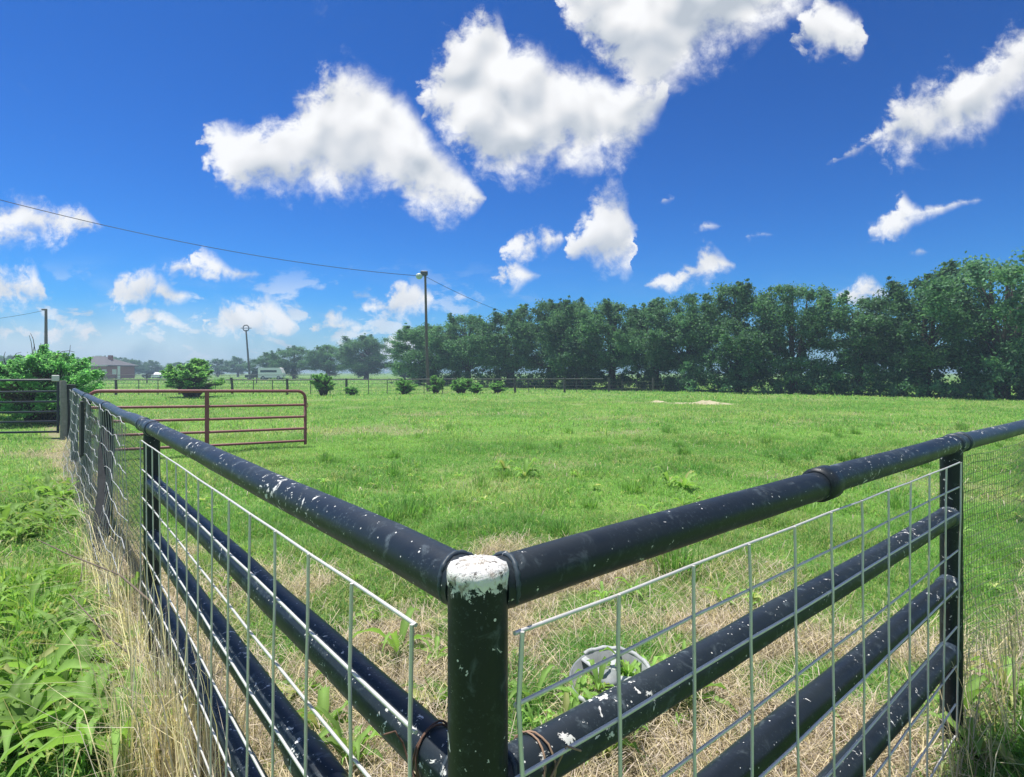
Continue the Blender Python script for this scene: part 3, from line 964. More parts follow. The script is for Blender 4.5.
DF = 105
fx = GX(250, DF)
ftop = CAMZ + (HOR - 330) / F * DF
fp = thing('utility_pole', (fx, DF, 0), 'thin leaning pole with a ring frame on top far behind the red gate', 'utility pole', 'poles beyond the pasture')
FO = (fx, DF, 0)
tx = GX(246, DF)
MB().tube([(fx, DF, -.3), ((fx + tx) / 2, DF, ftop / 2), (tx, DF, ftop)], [.20, .17, .13], 10).build('pole', M['pole_far'], fp, FO)
MB().tube([(tx + .55 * math.cos(a), DF, ftop + .35 + .55 * math.sin(a)) for a in [2 * PI * i / 16 for i in range(16)]], .10, 6, closed=True).build('ring_frame', M['pole_far'], fp, FO)
MB().tube([(tx - 1.0, DF, ftop + .35), (tx + 1.0, DF, ftop + .35)], .06, 6).build('crossarm', M['pole_far'], fp, FO)

D4 = 60
kx = GX(46, D4)
ktop = CAMZ + (HOR - 309) / F * D4
kp = thing('utility_pole', (kx, D4, 0), 'plain timber utility pole standing behind the left shrub', 'utility pole', 'poles beyond the pasture')
KO = (kx, D4, 0)
MB().tube([(kx, D4, -.3), (kx, D4, ktop * .5), (kx, D4, ktop)], [.17, .15, .12], 10).build('pole', M['pole'], kp, KO)
mb = MB()
mb.box((kx - .12, D4 - .1, ktop - .06), (.5, .16, .14), 0, .03)
mb.build('bracket', M['pole'], kp, KO)

def cable(p0, p1, sag, rad, label):
    p0, p1 = Vector(p0), Vector(p1)
    pts = [p0.lerp(p1, i / 30) - Vector((0, 0, sag * 4 * (i / 30) * (1 - i / 30))) for i in range(31)]
    tag(MB().tube(pts, rad, 6).build('cable', M['cable'], None, p0), label, 'cable', 'overhead cables')
cable((LPX, 44, ztop - .1), P(-130, 164, 30), .95, .020, 'overhead cable sagging from the lamp pole to the left')
cable((LPX, 44, ztop - .1), P(540, 322, 75), .5, .018, 'overhead cable dropping from the lamp pole behind the trees')
cable((kx, D4, ktop - .1), P(-90, 322, 62), .5, .018, 'faint overhead cable left of the plain utility pole')

# ------------------------------------------------------------------ house
HD = 125.0
hx0, hx1 = GX(82, HD), GX(121, HD)
hc = (hx0 + hx1) / 2
house = thing('brick_house', (hc, HD, 0), 'low red brick house with grey hipped roof far behind the left fence', 'house')
HO = (hc, HD, 0)
hw, hd = (hx1 - hx0) / 2, 4.5
wz = 2.75
mb = MB()
mb.box((hc, HD, wz / 2 - .1), (hw * 2, hd * 2, wz + .2))
mb.build('wall', M['brick'], house, HO)
ov = .6
rz = 4.95
mb = MB()
V = [(hc - hw - ov, HD - hd - ov, wz), (hc + hw + ov, HD - hd - ov, wz), (hc + hw + ov, HD + hd + ov, wz), (hc - hw - ov, HD + hd + ov, wz),
     (hc - 1.9, HD, rz), (hc + .6, HD, rz)]
V += [(x, y, z + .22) for x, y, z in V[:4]]
Fc = [(3, 2, 1, 0), (0, 1, 7, 6), (1, 2, 8, 7), (2, 3, 9, 8), (3, 0, 6, 9), (6, 7, 5, 4), (7, 8, 5), (8, 9, 4, 5), (9, 6, 4)]
mb.add(V, Fc)
rf = mb.build('roof', M['roof'], house, HO)
mb = MB()
mb.box((hc + 2.2, HD - .3, 4.4), (.7, .7, 1.5))
mb.build('chimney', M['brick'], rf, HO)
mb = MB()
for y_ in (HD - hd - ov - .02,):
    mb.box((hc, y_, wz + .09), (hw * 2 + 2 * ov, .06, .2))
mb.build('fascia', M['trim'], house, HO)
for px, wd in ((104.5, .62), (114.5, .58)):
    x = GX(px, HD - hd)
    mb = MB()
    for dx, dz_, sx_, sz_ in ((0, .46, wd + .24, .12), (0, -.46, wd + .24, .12), (-wd / 2 - .06, 0, .12, .80), (wd / 2 + .06, 0, .12, .80), (0, 0, .07, .80)):
        mb.box((x + dx, HD - hd - .04, 1.55 + dz_), (sx_, .10, sz_))
    wf = mb.build('window', M['trim'], house, HO)
    mb = MB()
    mb.box((x, HD - hd - .012, 1.55), (wd, .03, .80))
    mb.build('pane', M['white_tag'], wf, HO)
mb = MB()
mb.box((GX(120, HD - hd), HD - hd - .35, wz / 2), (.34, .34, wz - .02))
mb.build('porch_column', M['trim'], house, HO)

# ------------------------------------------------------------------ distant vehicles
def vehicle(name, label, cat, px, D, L, Hh, body, kind, rz=0.0, group='vehicles parked beyond the pasture'):
    root = thing(name, (GX(px, D), D, 0), label, cat, group, rz)
    z0_ = .38
    if kind == 'bus':
        prof = [(-L / 2, z0_), (L / 2 - .1, z0_), (L / 2, z0_ + .25), (L / 2 - .05, Hh * .55), (L / 2 - .45, Hh - .12), (L / 2 - .7, Hh), (-L / 2 + .15, Hh), (-L / 2, Hh - .15)]
        MB().prism(prof, -1.1, 1.1).build('body', body, root)
        mb = MB()
        mb.box((-.35, 0, Hh * .70), (L - 1.5, 2.22, Hh * .20), 0, .03)
        mb.build('window', M['glass'], root)
        ws = (-L * .3, L * .33)
    else:
        prof = [(-L / 2, z0_), (L / 2, z0_), (L / 2, .78), (L / 2 - .9, .92), (L / 2 - 1.6, Hh), (-L * .12, Hh), (-L * .30, .98), (-L / 2 + .05, .95)]
        MB().prism(prof, -.88, .88).build('body', body, root)
        mb = MB()
        mb.prism([(L / 2 - 1.15, .98), (L / 2 - 1.66, Hh - .1), (-L * .11, Hh - .1), (-L * .24, .98)], -.895, .895)
        mb.build('window', M['glass'], root)
        ws = (-L * .31, L * .31)
    for x in ws:
        for s in (-1, 1):
            wy = (1.05 if kind == 'bus' else .84) * s
            wh = MB().lathe((x, wy, .36), [(.0, -.11), (.30, -.11), (.36, -.07), (.36, .07), (.30, .11), (.0, .11)], 16, Matrix.Rotation(PI / 2, 3, 'X')).build('wheel', M['tyre'], root)
            MB().lathe((x, wy, .36), [(.0, -.115), (.18, -.115), (.20, -.10), (.20, .10), (.18, .115), (.0, .115)], 12, Matrix.Rotation(PI / 2, 3, 'X')).build('rim', M['white_tag'], wh)
    return root
vehicle('camper', 'long white camper with a dark window strip parked before the trees', 'camper', 272, 112, 4.6, 2.35, M['white_paint'], 'bus', 0.12)
vehicle('parked_car', 'dark car parked right of the brick house, left of the white one', 'car', 153, 130, 4.0, 1.5, M['dark_paint'], 'car', .1)
vehicle('parked_car', 'small white car parked between two dark cars', 'car', 160.5, 128, 3.9, 1.45, M['white_paint'], 'car', PI / 2)
vehicle('parked_car', 'dark car parked just right of the white car', 'car', 168, 131, 4.4, 1.6, M['dark_paint'], 'car', -.1)
vehicle('parked_car', 'low dark car parked just left of the white camper', 'car', 257, 116, 4.2, 1.45, M['dark_paint'], 'car', .05)

# ------------------------------------------------------------------ trees
def leaf_cloud(rng, centres, sizes, per, leaf, tints, flat=.75, droop=0.0):
    """many small folded leaves spread through the clumps; returns V, tris, colours"""
    cnt = np.maximum(8, (per * (sizes / np.mean(sizes)) ** 2).astype(int))
    n = int(cnt.sum())
    ci = np.repeat(np.arange(len(centres)), cnt)
    d = rng.normal(size=(n, 3))
    d /= np.linalg.norm(d, axis=1, keepdims=True) + 1e-9
    r = np.minimum(np.abs(rng.normal(size=n)) * .55 + .18 * rng.random(n), 1.7)
    p = centres[ci] + d * (r * sizes[ci])[:, None] * np.array([1, 1, flat])
    if droop:
        p[:, 2] -= droop * (r ** 2) * sizes[ci]
    ax = rng.normal(size=(n, 3))
    ax /= np.linalg.norm(ax, axis=1, keepdims=True)
    nr = rng.normal(size=(n, 3)) + np.array([0, 0, .9])
    sd = np.cross(ax, nr)
    sd /= np.linalg.norm(sd, axis=1, keepdims=True) + 1e-9
    L = leaf * (0.6 + .8 * rng.random(n))
    a = p - ax * (L / 2)[:, None]
    b = p + ax * (L / 2)[:, None]
    c = p + sd * (L * .28)[:, None]
    e_ = p - sd * (L * .28)[:, None]
    V = np.stack([a, c, b, e_], 1).reshape(-1, 3)
    i0 = np.arange(n) * 4
    Q = np.stack([i0, i0 + 1, i0 + 2, i0 + 3], 1)
    t = tints[ci] * (0.75 + .5 * rng.random(n))
    base = np.array([0.070, 0.180, 0.100])
    yel = np.array([0.170, 0.315, 0.150])
    mixv = np.clip(rng.random(n) * .55 + (t - .8) * .6, 0, 1)[:, None]
    col = (base * (1 - mixv) + yel * mixv) * t[:, None]
    return V, Q, np.repeat(col, 4, 0)

def tree_proto(seed, H=8.0, R=4.0, base=.12, clumps=64, per=250, leaf=.16, stems=2, openness=1.0, low=False, spiky=0.3, green=(1, 1, 1)):
    rng = np.random.default_rng(seed)
    rr = random.Random(seed)
    cs, ss = [], []
    zc, hz = H * (base + 1) / 2, H * (1 - base) / 2
    tries = 0
    while len(cs) < clumps and tries < 9000:
        tries += 1
        v = rng.normal(size=3)
        v /= np.linalg.norm(v)
        rad = rng.uniform(.35, 1.0) ** .6
        p = v * rad
        s = rng.uniform(.55, 1.3) * R * .225
        wid = 1.0 + .22 * math.sin(3 * math.atan2(p[1], p[0]) + seed)
        q_ = np.array([p[0] * (R - s) * wid, p[1] * (R - s) * wid, zc + p[2] * (hz - s * .6)])
        if low: s *= .95
        if p[2] < -.55 and rng.random() < .5:
            continue
        if all(np.linalg.norm(q_ - c) > openness * .50 * (s + s2) for c, s2 in zip(cs, ss)):
            cs.append(q_)
            ss.append(s)
    # wispy leaders breaking the outline: strings of ever smaller clumps
    nb = len(cs)
    for k in range(int(nb * spiky * 2)):
        j = rng.integers(nb)
        dirv = cs[j] - np.array([0, 0, zc * .7])
        dirv = dirv / (np.linalg.norm(dirv) + 1e-6) + rng.normal(size=3) * .35 + np.array([0, 0, .3])
        dirv /= np.linalg.norm(dirv)
        L_ = ss[j] * rng.uniform(.75, 1.25)
        for f_ in (.4, .6, .8, 1.0):
            cs.append(cs[j] + dirv * L_ * f_ + rng.normal(size=3) * .02 * R)
            ss.append(ss[j] * (.62 - .40 * f_))
    cs, ss = np.array(cs), np.array(ss)
    tints = rng.uniform(.72, 1.22, len(cs))
    per_n = per
    V, Q, col = leaf_cloud(rng, cs, ss, per_n, leaf, tints, .72, .15)
    crown = raw_mesh('crown', V, Q, col=col * np.array(green))
    # trunk and limbs
    mb = MB()
    if not low:
        tips = []
        for k in range(stems):
            a = 2 * PI * k / stems + rr.uniform(-.5, .5)
            lean = rr.uniform(.06, .22) * R if stems > 1 else .1 * R
            x1_, y1_ = lean * math.cos(a), lean * math.sin(a)
            r0 = rr.uniform(.16, .24) / math.sqrt(stems) * 1.3
            pts = [Vector((.12 * math.cos(a) * (stems > 1), .12 * math.sin(a) * (stems > 1), -.3)), Vector((x1_ * .25, y1_ * .25, H * .16)), Vector((x1_ * .6, y1_ * .6, H * .36)), Vector((x1_, y1_, H * .60)), Vector((x1_ * 1.2, y1_ * 1.2, H * .82))]
            mb.tube(pts, [r0 * 1.35, r0, r0 * .8, r0 * .5, r0 * .2], 8, cap=False)
            tips.append((pts, r0))
        for q_, c in enumerate(cs):
            if q_ >= nb or q_ % 5 == 4: continue
            pts, r0 = min(tips, key=lambda tp: (Vector(c).xy - tp[0][3].xy).length)
            f = min(max((c[2] / H - .06) * .92, .30), .97)
            seg = f * 4
            i = min(3, int(seg))
            st = pts[i].lerp(pts[i + 1], seg - i)
            en = Vector(c)
            mid = st.lerp(en, .5) + Vector((rr.uniform(-.3, .3), rr.uniform(-.3, .3), rr.uniform(-.1, .3)))
            rb = r0 * .27
            mb.tube([st, st.lerp(mid, .5) + Vector((0, 0, -.03)), mid, mid.lerp(en, .55), en], [rb, rb * .75, rb * .5, rb * .3, .008], 5, cap=False)
    else:
        for c, s in zip(cs, ss):
            en = Vector(c)
            st = Vector((rr.uniform(-.15, .15) * R, rr.uniform(-.15, .15) * R, -.1))
            mid = st.lerp(en, .5) + Vector((0, 0, .12 * H))
            mb.tube([st, mid, en], [.03 * R / 2, .02 * R / 2, .006], 5, cap=False)
    tm = bpy.data.meshes.new('trunk')
    tm.from_pydata(mb.v, [], mb.f)
    tm.polygons.foreach_set('use_smooth', mb.sm)
    tm.update()
    tm.materials.append(M['bark'])
    crown.materials.append(M['shrub'] if low else M['crown'])
    return crown, tm
TREES = [tree_proto(100 + k, stems=(2, 3, 1, 2, 3, 2)[k], clumps=(62, 40, 70, 56, 36, 64)[k], base=(.07, .28, .03, .08, .30, .05)[k], openness=(.92, 1.12, .88, .98, 1.16, .92)[k], per=(235, 170, 240, 215, 160, 235)[k]) for k in range(6)]
def put_tree(name, k, px, D, H, R, rz, label, group, cat='tree', z=0.0, protos=TREES, ph=8.0, prr=4.0, trunk_name='trunk'):
    x = GX(px, D)
    root = thing(name, (x, D, float(ground_z(x, D)) + z), label, cat, group, rz)
    root.scale = (R / prr, R / prr, H / ph)
    cm, tm = protos[k]
    link('crown' if trunk_name == 'trunk' else 'foliage', cm, None, root)
    link(trunk_name, tm, None, root)
    return root
ROW = [  # bearing, distance, top, half width in px, variant, label
 (1003, 33, 248, 84, 4, 'tallest spreading tree at the right end of the row, trunk showing'),
 (925, 36, 272, 62, 0, 'broad tree left of the tall end tree at right'),
 (1062, 35, 262, 66, 2, 'tree cut by the right edge of the view'),
 (858, 39, 289, 58, 1, 'rounded airy tree with sky gaps beneath, third from the right'),
 (792, 41, 282, 52, 4, 'open crowned tree with sky showing through, right of the tallest middle tree'),
 (738, 43, 276, 56, 3, 'tallest tree in the middle of the row, above the dirt mound'),
 (690, 46, 300, 40, 1, 'lower tree in the dip left of the tallest middle tree'),
 (655, 48, 298, 46, 0, 'dense tree just left of the dip in the row'),
 (612, 50, 290, 48, 5, 'tall dark tree in the left half of the row'),
 (577, 52, 302, 38, 2, 'narrow dark tree between two taller ones in the left half of the row'),
 (551, 55, 295, 38, 3, 'pointed tall tree with a spiky top in the left half of the row'),
 (510, 58, 310, 44, 0, 'rounded tree right of the lamp pole, second after it'),
 (468, 62, 311, 40, 5, 'tree first to the right of the lamp pole'),
 (430, 66, 318, 38, 2, 'tree behind the lamp pole at the left end of the row'),
]
for i, (px, D, top, hw_, k, lab) in enumerate(ROW):
    H = CAMZ + (HOR - top) / F * D
    put_tree('tree', k, px, D, H * (.98, 1.09, 1.03, .95, 1.08)[i % 5] if i > 2 else H * 1.07, 1.12 * hw_ * D / F, i * 1.37, lab, 'trees in the row behind the pasture')
MID = [(366, 112, 333, 33, 2, 'tallest of the distant clump left of the lamp pole'),
       (328, 118, 342, 29, 5, 'middle tree of the distant clump left of the lamp pole'),
       (294, 122, 345, 29, 3, 'rounded tree at the left of the distant clump'),
       (270, 126, 352, 22, 0, 'small tree at the left edge of the distant clump, above the camper'),
       (404, 120, 362, 16, 2, 'small low distant tree in the gap left of the row')]
for i, (px, D, top, hw_, k, lab) in enumerate(MID):
    put_tree('tree', k, px, D, CAMZ + (HOR - top) / F * D, hw_ * D / F, i * 2.1 + .4, lab, 'trees in the distant clump')
FARL = [(238, 175, 356, 14, 0), (218, 170, 358, 15, 3), (198, 180, 359, 14, 2), (178, 185, 361, 15, 5), (150, 190, 360, 16, 0), (134, 180, 359, 13, 3), (118, 200, 356, 16, 2), (98, 210, 354, 14, 5), (72, 190, 357, 16, 0), (48, 185, 356, 15, 3), (20, 190, 354, 18, 2), (-12, 185, 352, 18, 5)]
LABF = ['far tree nearest to the ring topped pole, on its left', 'second far tree left of the ring topped pole', 'far tree above the shrub behind the red gate', 'far tree right of the parked cars', 'far tree standing over the parked cars', 'small far tree between the house and the parked cars', 'far tree at the right end of the house', 'far tree rising behind the house roof', 'far tree at the left end of the house', 'far tree behind the plain utility pole', 'far tree in the haze above the dark gate', 'far tree at the left edge in the haze']
for i, ((px, D, top, hw_, k), lab) in enumerate(zip(FARL, LABF)):
    put_tree('tree', k, px, D, CAMZ + (HOR - top) / F * D, hw_ * D / F, i * 1.9, lab, 'trees on the far left horizon')

# dark undergrowth below the row: one mass nobody could count
rng = np.random.default_rng(77)
cs, ss = [], []
for px in np.arange(680, 1110, 3.2):
    D = np.interp(px, [690, 750, 860, 1000, 1100], [45, 42, 38.5, 33.0, 31.5])
    gap = 1.0
    if 940 < px < 962: gap = .22
    if 690 < px < 700: gap = .6
    topz = np.interp(px, [680, 720, 800, 900, 1000, 1100], [2.2, 3.3, 3.2, 2.8, 3.4, 3.4]) * (0.72 + .45 * vnoise(np.array(px / 19.), np.array(0.), 3)) * gap
    for q_ in range(6):
        z = rng.uniform(.05, 1) * topz
        dd = D + rng.uniform(-2.6, 2.4) + z * .35
        cs.append(((px + rng.uniform(-3, 3) - 512) / F * dd, dd, z))
        ss.append(rng.uniform(.38, .72) * (.5 + .5 * gap))
for px in np.arange(395, 690, 4.2):
    D = np.interp(px, [395, 430, 510, 610, 690], [70, 64, 56.5, 49.5, 45])
    topz = .7 + 2.9 * vnoise(np.array(px / 15.), np.array(2.), 8) ** 1.5
    for q_ in range(5):
        z = rng.uniform(.05, 1) * topz
        dd = D + rng.uniform(-.5, 3.5)
        cs.append(((px + rng.uniform(-4, 4) - 512) / F * dd, dd, z))
        ss.append(rng.uniform(.35, .7))
cs, ss = np.array(cs), np.array(ss)
V, Q, col = leaf_cloud(rng, cs, ss, 110, .17, rng.uniform(.6, 1.35, len(cs)), .85)
tag(link('undergrowth', raw_mesh('undergrowth', V, Q, col=col * np.array([.85, .95, .9])), M['crown']), 'dark tangled undergrowth filling in below the tree row', 'undergrowth', None, 'stuff')

# shrubs and young saplings
SHR = [tree_proto(200 + k, H=2.0, R=1.0, base=.04, clumps=40, per=24, leaf=.075, low=True, spiky=2.4, openness=1.05, green=(2.1, 2.0, 1.35)) for k in range(3)]
def shrub(k, px, D, top, hw_, rz, label, group='shrubs along the far field fence', cat='shrub'):
    H = CAMZ + (HOR - top) / F * D
    put_tree('shrub', k, px, D, H, 1.3 * hw_ * D / F, rz, label, group, cat, 0, SHR, 2.0, 1.0, 'stem')
shrub(0, 192, 33.5, 360, 24, .3, 'broad green shrub behind the red gate')
shrub(1, 323, 36, 372, 10, 1.2, 'upright sapling at the fence right of the red gate')
shrub(2, 405, 38, 379, 10, 2.2, 'leafy shrub at the fence left of the lamp pole')
shrub(0, 436, 39, 376, 8, 3.0, 'narrow pale shrub at the foot of the lamp pole')
shrub(1, 461, 38.5, 377, 11, 4.0, 'wider shrub first right of the lamp pole')
shrub(2, 476, 39.5, 383, 7, 5.0, 'small shrub second right of the lamp pole')
shrub(0, 497, 40, 382, 8, 5.6, 'small shrub third right of the lamp pole')
shrub(1, 352, 36.5, 386, 7, .9, 'tiny shrub between the sapling and the leafy shrub')
BIG = [tree_proto(220 + k, H=2.6, R=1.5, base=.02, clumps=64, per=80, leaf=.065, low=True, spiky=1.6, openness=.95, green=(1.9, 2.0, 1.6)) for k in range(2)]
def big(k, px, D, top, hw_, rz, label):
    H = CAMZ + (HOR - top) / F * D
    put_tree('shrub', k, px, D, H, hw_ * D / F, rz, label, 'big shrubs behind the dark gate', 'shrub', 0, BIG, 2.6, 1.5, 'stem')
big(0, 42, 16.5, 347, 54, .2, 'big feathery green shrub behind the dark gate post')
big(1, -22, 17.5, 356, 44, 1.8, 'big shrub at the left edge behind the dark gate')
# bare arching twigs above the big shrub
mb = MB()
rr = random.Random(12)
for k in range(15):
    x0_ = GX(40 + rr.uniform(-30, 30), 16.5)
    a = rr.uniform(-1, 1)
    L = rr.uniform(.5, 1.25)
    z0_ = rr.uniform(1.2, 1.7)
    pts = [(x0_ + a * L * (i / 5) ** 1.0, 16.5 + rr.uniform(-.05, .05) + .3 * (k % 3 - 1), z0_ + L * (i / 5) * (1.35 - .95 * abs(a) * (i / 5))) for i in range(6)]
    mb.tube(pts, [.014, .013, .011, .010, .008, .005], 5)
tw = mb.build('bare_twigs', M['bark'], None, (GX(40, 16.5), 16.5, 0))
tag(tw, 'thin bare twigs arching out above the big left shrub', 'twigs', None, 'stuff')

# ------------------------------------------------------------------ grass and straw
def blades(name, pos, h, wd, lean, az, col, material, label, kind='stuff', flat=None, cat=None):
    """blade grass: a bent tapering strip for each position"""
    n = len(pos)
    d = np.stack([np.cos(az), np.sin(az), np.zeros(n)], 1)
    tw = az + PI / 2 + RNG.uniform(-.9, .9, n)
    sd = np.stack([np.cos(tw), np.sin(tw), np.zeros(n)], 1) * (wd / 2)[:, None]
    up = np.array([0, 0, 1.0])
    mid = pos + d * (h * lean * .38)[:, None] + up * (h * .62 * np.sqrt(np.clip(1 - (lean * .5) ** 2, .05, 1)))[:, None]
    tip = pos + d * (h * lean)[:, None] + up * (h * np.clip(1.0 - .55 * lean ** 1.5, .06, 1))[:, None]
    V = np.stack([pos - sd, pos + sd, mid - sd * .8, mid + sd * .8, tip], 1).reshape(-1, 3)
    i0 = np.arange(n) * 5
    Q = np.stack([i0, i0 + 1, i0 + 3, i0 + 2], 1)
    T = np.stack([i0 + 2, i0 + 3, i0 + 4], 1)
    o = link(name, raw_mesh(name, V, Q, T, np.repeat(col, 5, 0)), material)
    return tag(o, label, cat or 'grass', None, kind)
def frustum(n, d0, d1, margin=1.12, extra=.6, pw=1.0):
    """points spread over the seen wedge of ground"""
    D = np.sqrt(RNG.random(n) * (d1 ** 2 - d0 ** 2) + d0 ** 2)
    X = RNG.uniform(-1, 1, n) * (D * .90 * margin + extra)
    return X, D
def grass_colour(x, y, n, dry, lush=0.0):
    big_ = fbm(x * .22, y * .3, 51, 4)
    sm = fbm(x * 1.3, y * 1.3, 57, 3)
    g1 = np.array([0.135, 0.320, 0.065])
    g2 = np.array([0.245, 0.450, 0.110])
    g3 = np.array([0.46, 0.48, 0.22])
    g0 = np.array([0.105, 0.285, 0.055])
    a = np.clip(sstep(big_, .36, .64) * .7 + RNG.random(n) * .5 - .1, 0, 1)[:, None]
    c = g1 * (1 - a) + g2 * a
    b = (sstep(sm, .62, .42) * .9 * RNG.random(n))[:, None]
    c = c * (1 - b) + g0 * b
    yl = np.clip((RNG.random(n) < (.20 + .45 * dry + .42 * sstep(fbm(x * .45, y * .7, 61, 4), .42, .66))) * RNG.random(n) * 1.1 * (1 - lush), 0, 1)[:, None]
    c = c * (1 - yl) + g3 * yl
    return c * RNG.uniform(.6, 1.32, n)[:, None]

def lawn(name, n, d0, d1, hh, ww, label, where, margin=1.12, clump=0):
    x, y = frustum(n, d0, d1, margin)
    if clump:
        k = n // clump
        ci = RNG.integers(0, k, n)
        s = .035 + .012 * y[ci]
        x, y = x[ci] + RNG.normal(size=n) * s, y[ci] + RNG.normal(size=n) * s
    a, b = fence_ab(x, y)
    inside = (a > .0) & (b > .0)
    dry = dryness(x, y)
    keep = (RNG.random(n) > dry * .86) & (inside if where == 'in' else ~inside if where == 'out' else np.ones(n, bool))
    x, y, dry = x[keep], y[keep], dry[keep]
    n = len(x)
    tuft = fbm(x * 1.7, y * 1.7, 71, 3)
    h = hh * RNG.uniform(.45, 1.25, n) * (.55 + .95 * sstep(tuft, .38, .75)) * (1 - .45 * dry)
    pos = np.stack([x, y, ground_z(x, y) - .006], 1)
    w_ = ww * RNG.uniform(.6, 1.3, n)
    az = RNG.uniform(0, 2 * PI, n) 
    lean = np.clip(RNG.normal(.92, .30, n), .05, 1.3)
    return blades(name, pos, h, w_, lean, az, grass_colour(x, y, n, dry), M['grass'], label)
lawn('pasture_grass', 230000, 1.6, 6.0, .105, .0046, 'short green grass growing inside the pen nearest the corner', 'in', 1.12, 9)
lawn('pasture_grass', 260000, 6.0, 13.0, .105, .0080, 'green grass across the middle of the pasture', 'in', 1.1, 9)
lawn('pasture_grass', 190000, 13.0, 30.0, .115, .017, 'green grass across the far half of the pasture', 'all', 1.06, 8)
lawn('pasture_grass', 80000, 30.0, 62.0, .16, .04, 'green grass along the distant edge of the pasture', 'all', 1.05, 6)
lawn('meadow_grass', 60000, 62.0, 140.0, .22, .10, 'hazy meadow grass beyond the far field fence', 'all', 1.02, 6)
lawn('verge_grass', 190000, 1.5, 6.5, .20, .0065, 'lush grass outside the pipe fence', 'out', 1.15, 10)
lawn('verge_grass', 90000, 6.0, 13.0, .14, .010, 'green grass outside the far left fence', 'out', 1.12, 9)

def tall_tufts(name, centres, per, h, ww, label, rad, green=1.0):
    c = np.array(centres)
    n = len(c) * per
    ci = np.repeat(np.arange(len(c)), per)
    x = c[ci, 0] + RNG.normal(size=n) * rad * c[ci, 2]
    y = c[ci, 1] + RNG.normal(size=n) * rad * c[ci, 2]
    pos = np.stack([x, y, ground_z(x, y) - .01], 1)
    hh = h * RNG.uniform(.5, 1.15, n) * c[ci, 2]
    az = np.arctan2(y - c[ci, 1], x - c[ci, 0]) + RNG.normal(size=n) * .7
    return blades(name, pos, hh, ww * RNG.uniform(.6, 1.3, n), np.clip(RNG.normal(.5, .28, n), .05, 1.2), az, grass_colour(x, y, n, np.zeros(n), .6) * green, M['grass'], label)
# lush tall grass, lower left and right
tt = []
for k in range(120):
    x, y = RNG.uniform(-5.2, -1.75), RNG.uniform(2.05, 4.0)
    a, b = fence_ab(x, y)
    if a < -.30: tt.append((x, y, RNG.uniform(.6, 1.2)))
for k in range(190):
    x, y = RNG.uniform(1.2, 4.4), RNG.uniform(1.3, 3.4)
    a, b = fence_ab(x, y)
    if b < -.2: tt.append((x, y, RNG.uniform(.5, 1.0)))
tall_tufts('tall_grass', tt, 95, .29, .0085, 'tall bright grass growing thick outside the fence', .07, np.array([1.5, 1.3, 1.0]))
tt = [(GX(405, 5.9) , 5.9, .9), (GX(420, 6.1), 6.1, .7), (GX(388, 5.7), 5.7, .8), (GX(632, 7.0), 7.0, .8), (GX(676, 4.2), 4.2, 1.1), (GX(672, 4.3), 4.3, .9), (GX(455, 5.3), 5.3, .6), (GX(560, 5.2), 5.2, .6), (GX(480, 7.4), 7.4, .7), (GX(330, 6.8), 6.8, .8)]
for k in range(60):
    x, y = frustum(1, 5, 16)
    a, b = fence_ab(x[0], y[0])
    if a > .5 and b > .5: tt.append((x[0], y[0], RNG.uniform(.5, .8)))
tall_tufts('grass_tuft', tt, 130, .30, .008, 'taller tufts of grass standing in the pen', .075, .95)

def straw(name, n, fn, label, hh, ww, lean_m, lean_s, up=0.0, bright=1.0, outw=None):
    x, y, k = fn(n)
    n = len(x)
    pos = np.stack([x, y, ground_z(x, y) + RNG.random(n) * up], 1)
    h = hh * RNG.uniform(.4, 1.3, n) * k
    az = RNG.uniform(0, 2 * PI, n) if outw is None else RNG.normal(outw, 1.0, n)
    lean = np.clip(RNG.normal(lean_m, lean_s, n), .05, 1.5)
    c = np.array([.58, .50, .36]) * RNG.uniform(.35, 1.35, n)[:, None] * bright
    c[:, 2] *= RNG.uniform(.8, 1.25, n)
    return blades(name, pos, h, ww * RNG.uniform(.6, 1.4, n), lean, az, c, M['straw'], label, cat='straw')
def in_corner(n):
    x, y = frustum(n, 1.2, 6.0)
    a, b = fence_ab(x, y)
    d = dryness(x, y)
    k = (RNG.random(len(x)) < d) & (a > -.1) & (b > -.1)
    return x[k], y[k], np.ones(k.sum())
straw('fallen_straw', 120000, in_corner, 'matted dry straw lying on the ground inside the corner', .17, .0034, 1.42, .08, .025)
def out_dry(n):
    x, y = frustum(n, 1.4, 12.0)
    a, b = fence_ab(x, y)
    d = dryness(x, y)
    k = (RNG.random(len(x)) < d) & ((a < .1) | (b < .1))
    return x[k], y[k], np.ones(k.sum())
straw('fallen_straw', 45000, out_dry, 'dry straw lying along the outside of the fence', .16, .005, 1.3, .15, .02)
def pen_dry(n):
    x, y = frustum(n, 4.0, 22.0)
    a, b = fence_ab(x, y)
    d = np.maximum(dryness(x, y), .25 * sstep(fbm(x * .5, y * .8, 61, 4), .50, .68))
    k = (RNG.random(len(x)) < d) & (a > 0) & (b > 0)
    return x[k], y[k], .6 + y[k] * .03
straw('dry_grass', 70000, pen_dry, 'yellowed dry grass in patches across the pasture', .13, .008, .8, .3, .01)
def fence_foot(n):
    t = RNG.beta(1.6, 2.2, n) * 6.2 + .9
    cl = fbm(t * 2.2, t * 0, 91, 3)
    o = np.abs(RNG.normal(0, .09, n)) + .02
    k = RNG.random(n) < sstep(cl, .25, .6)
    p = np.array([[CORNER.x + DL.x * a + OUTL.x * b, CORNER.y + DL.y * a + OUTL.y * b] for a, b in zip(t[k], o[k])])
    return p[:, 0], p[:, 1], RNG.uniform(.5, 1.25, k.sum()) * np.clip(1.25 - t[k] * .06, .5, 1.2)
straw('dry_stalks', 1050, fence_foot, 'tall dry straw stalks crowding the foot of the left fence', .52, .0034, .40, .30, .02, 1.75, math.atan2(OUTL.y, OUTL.x))
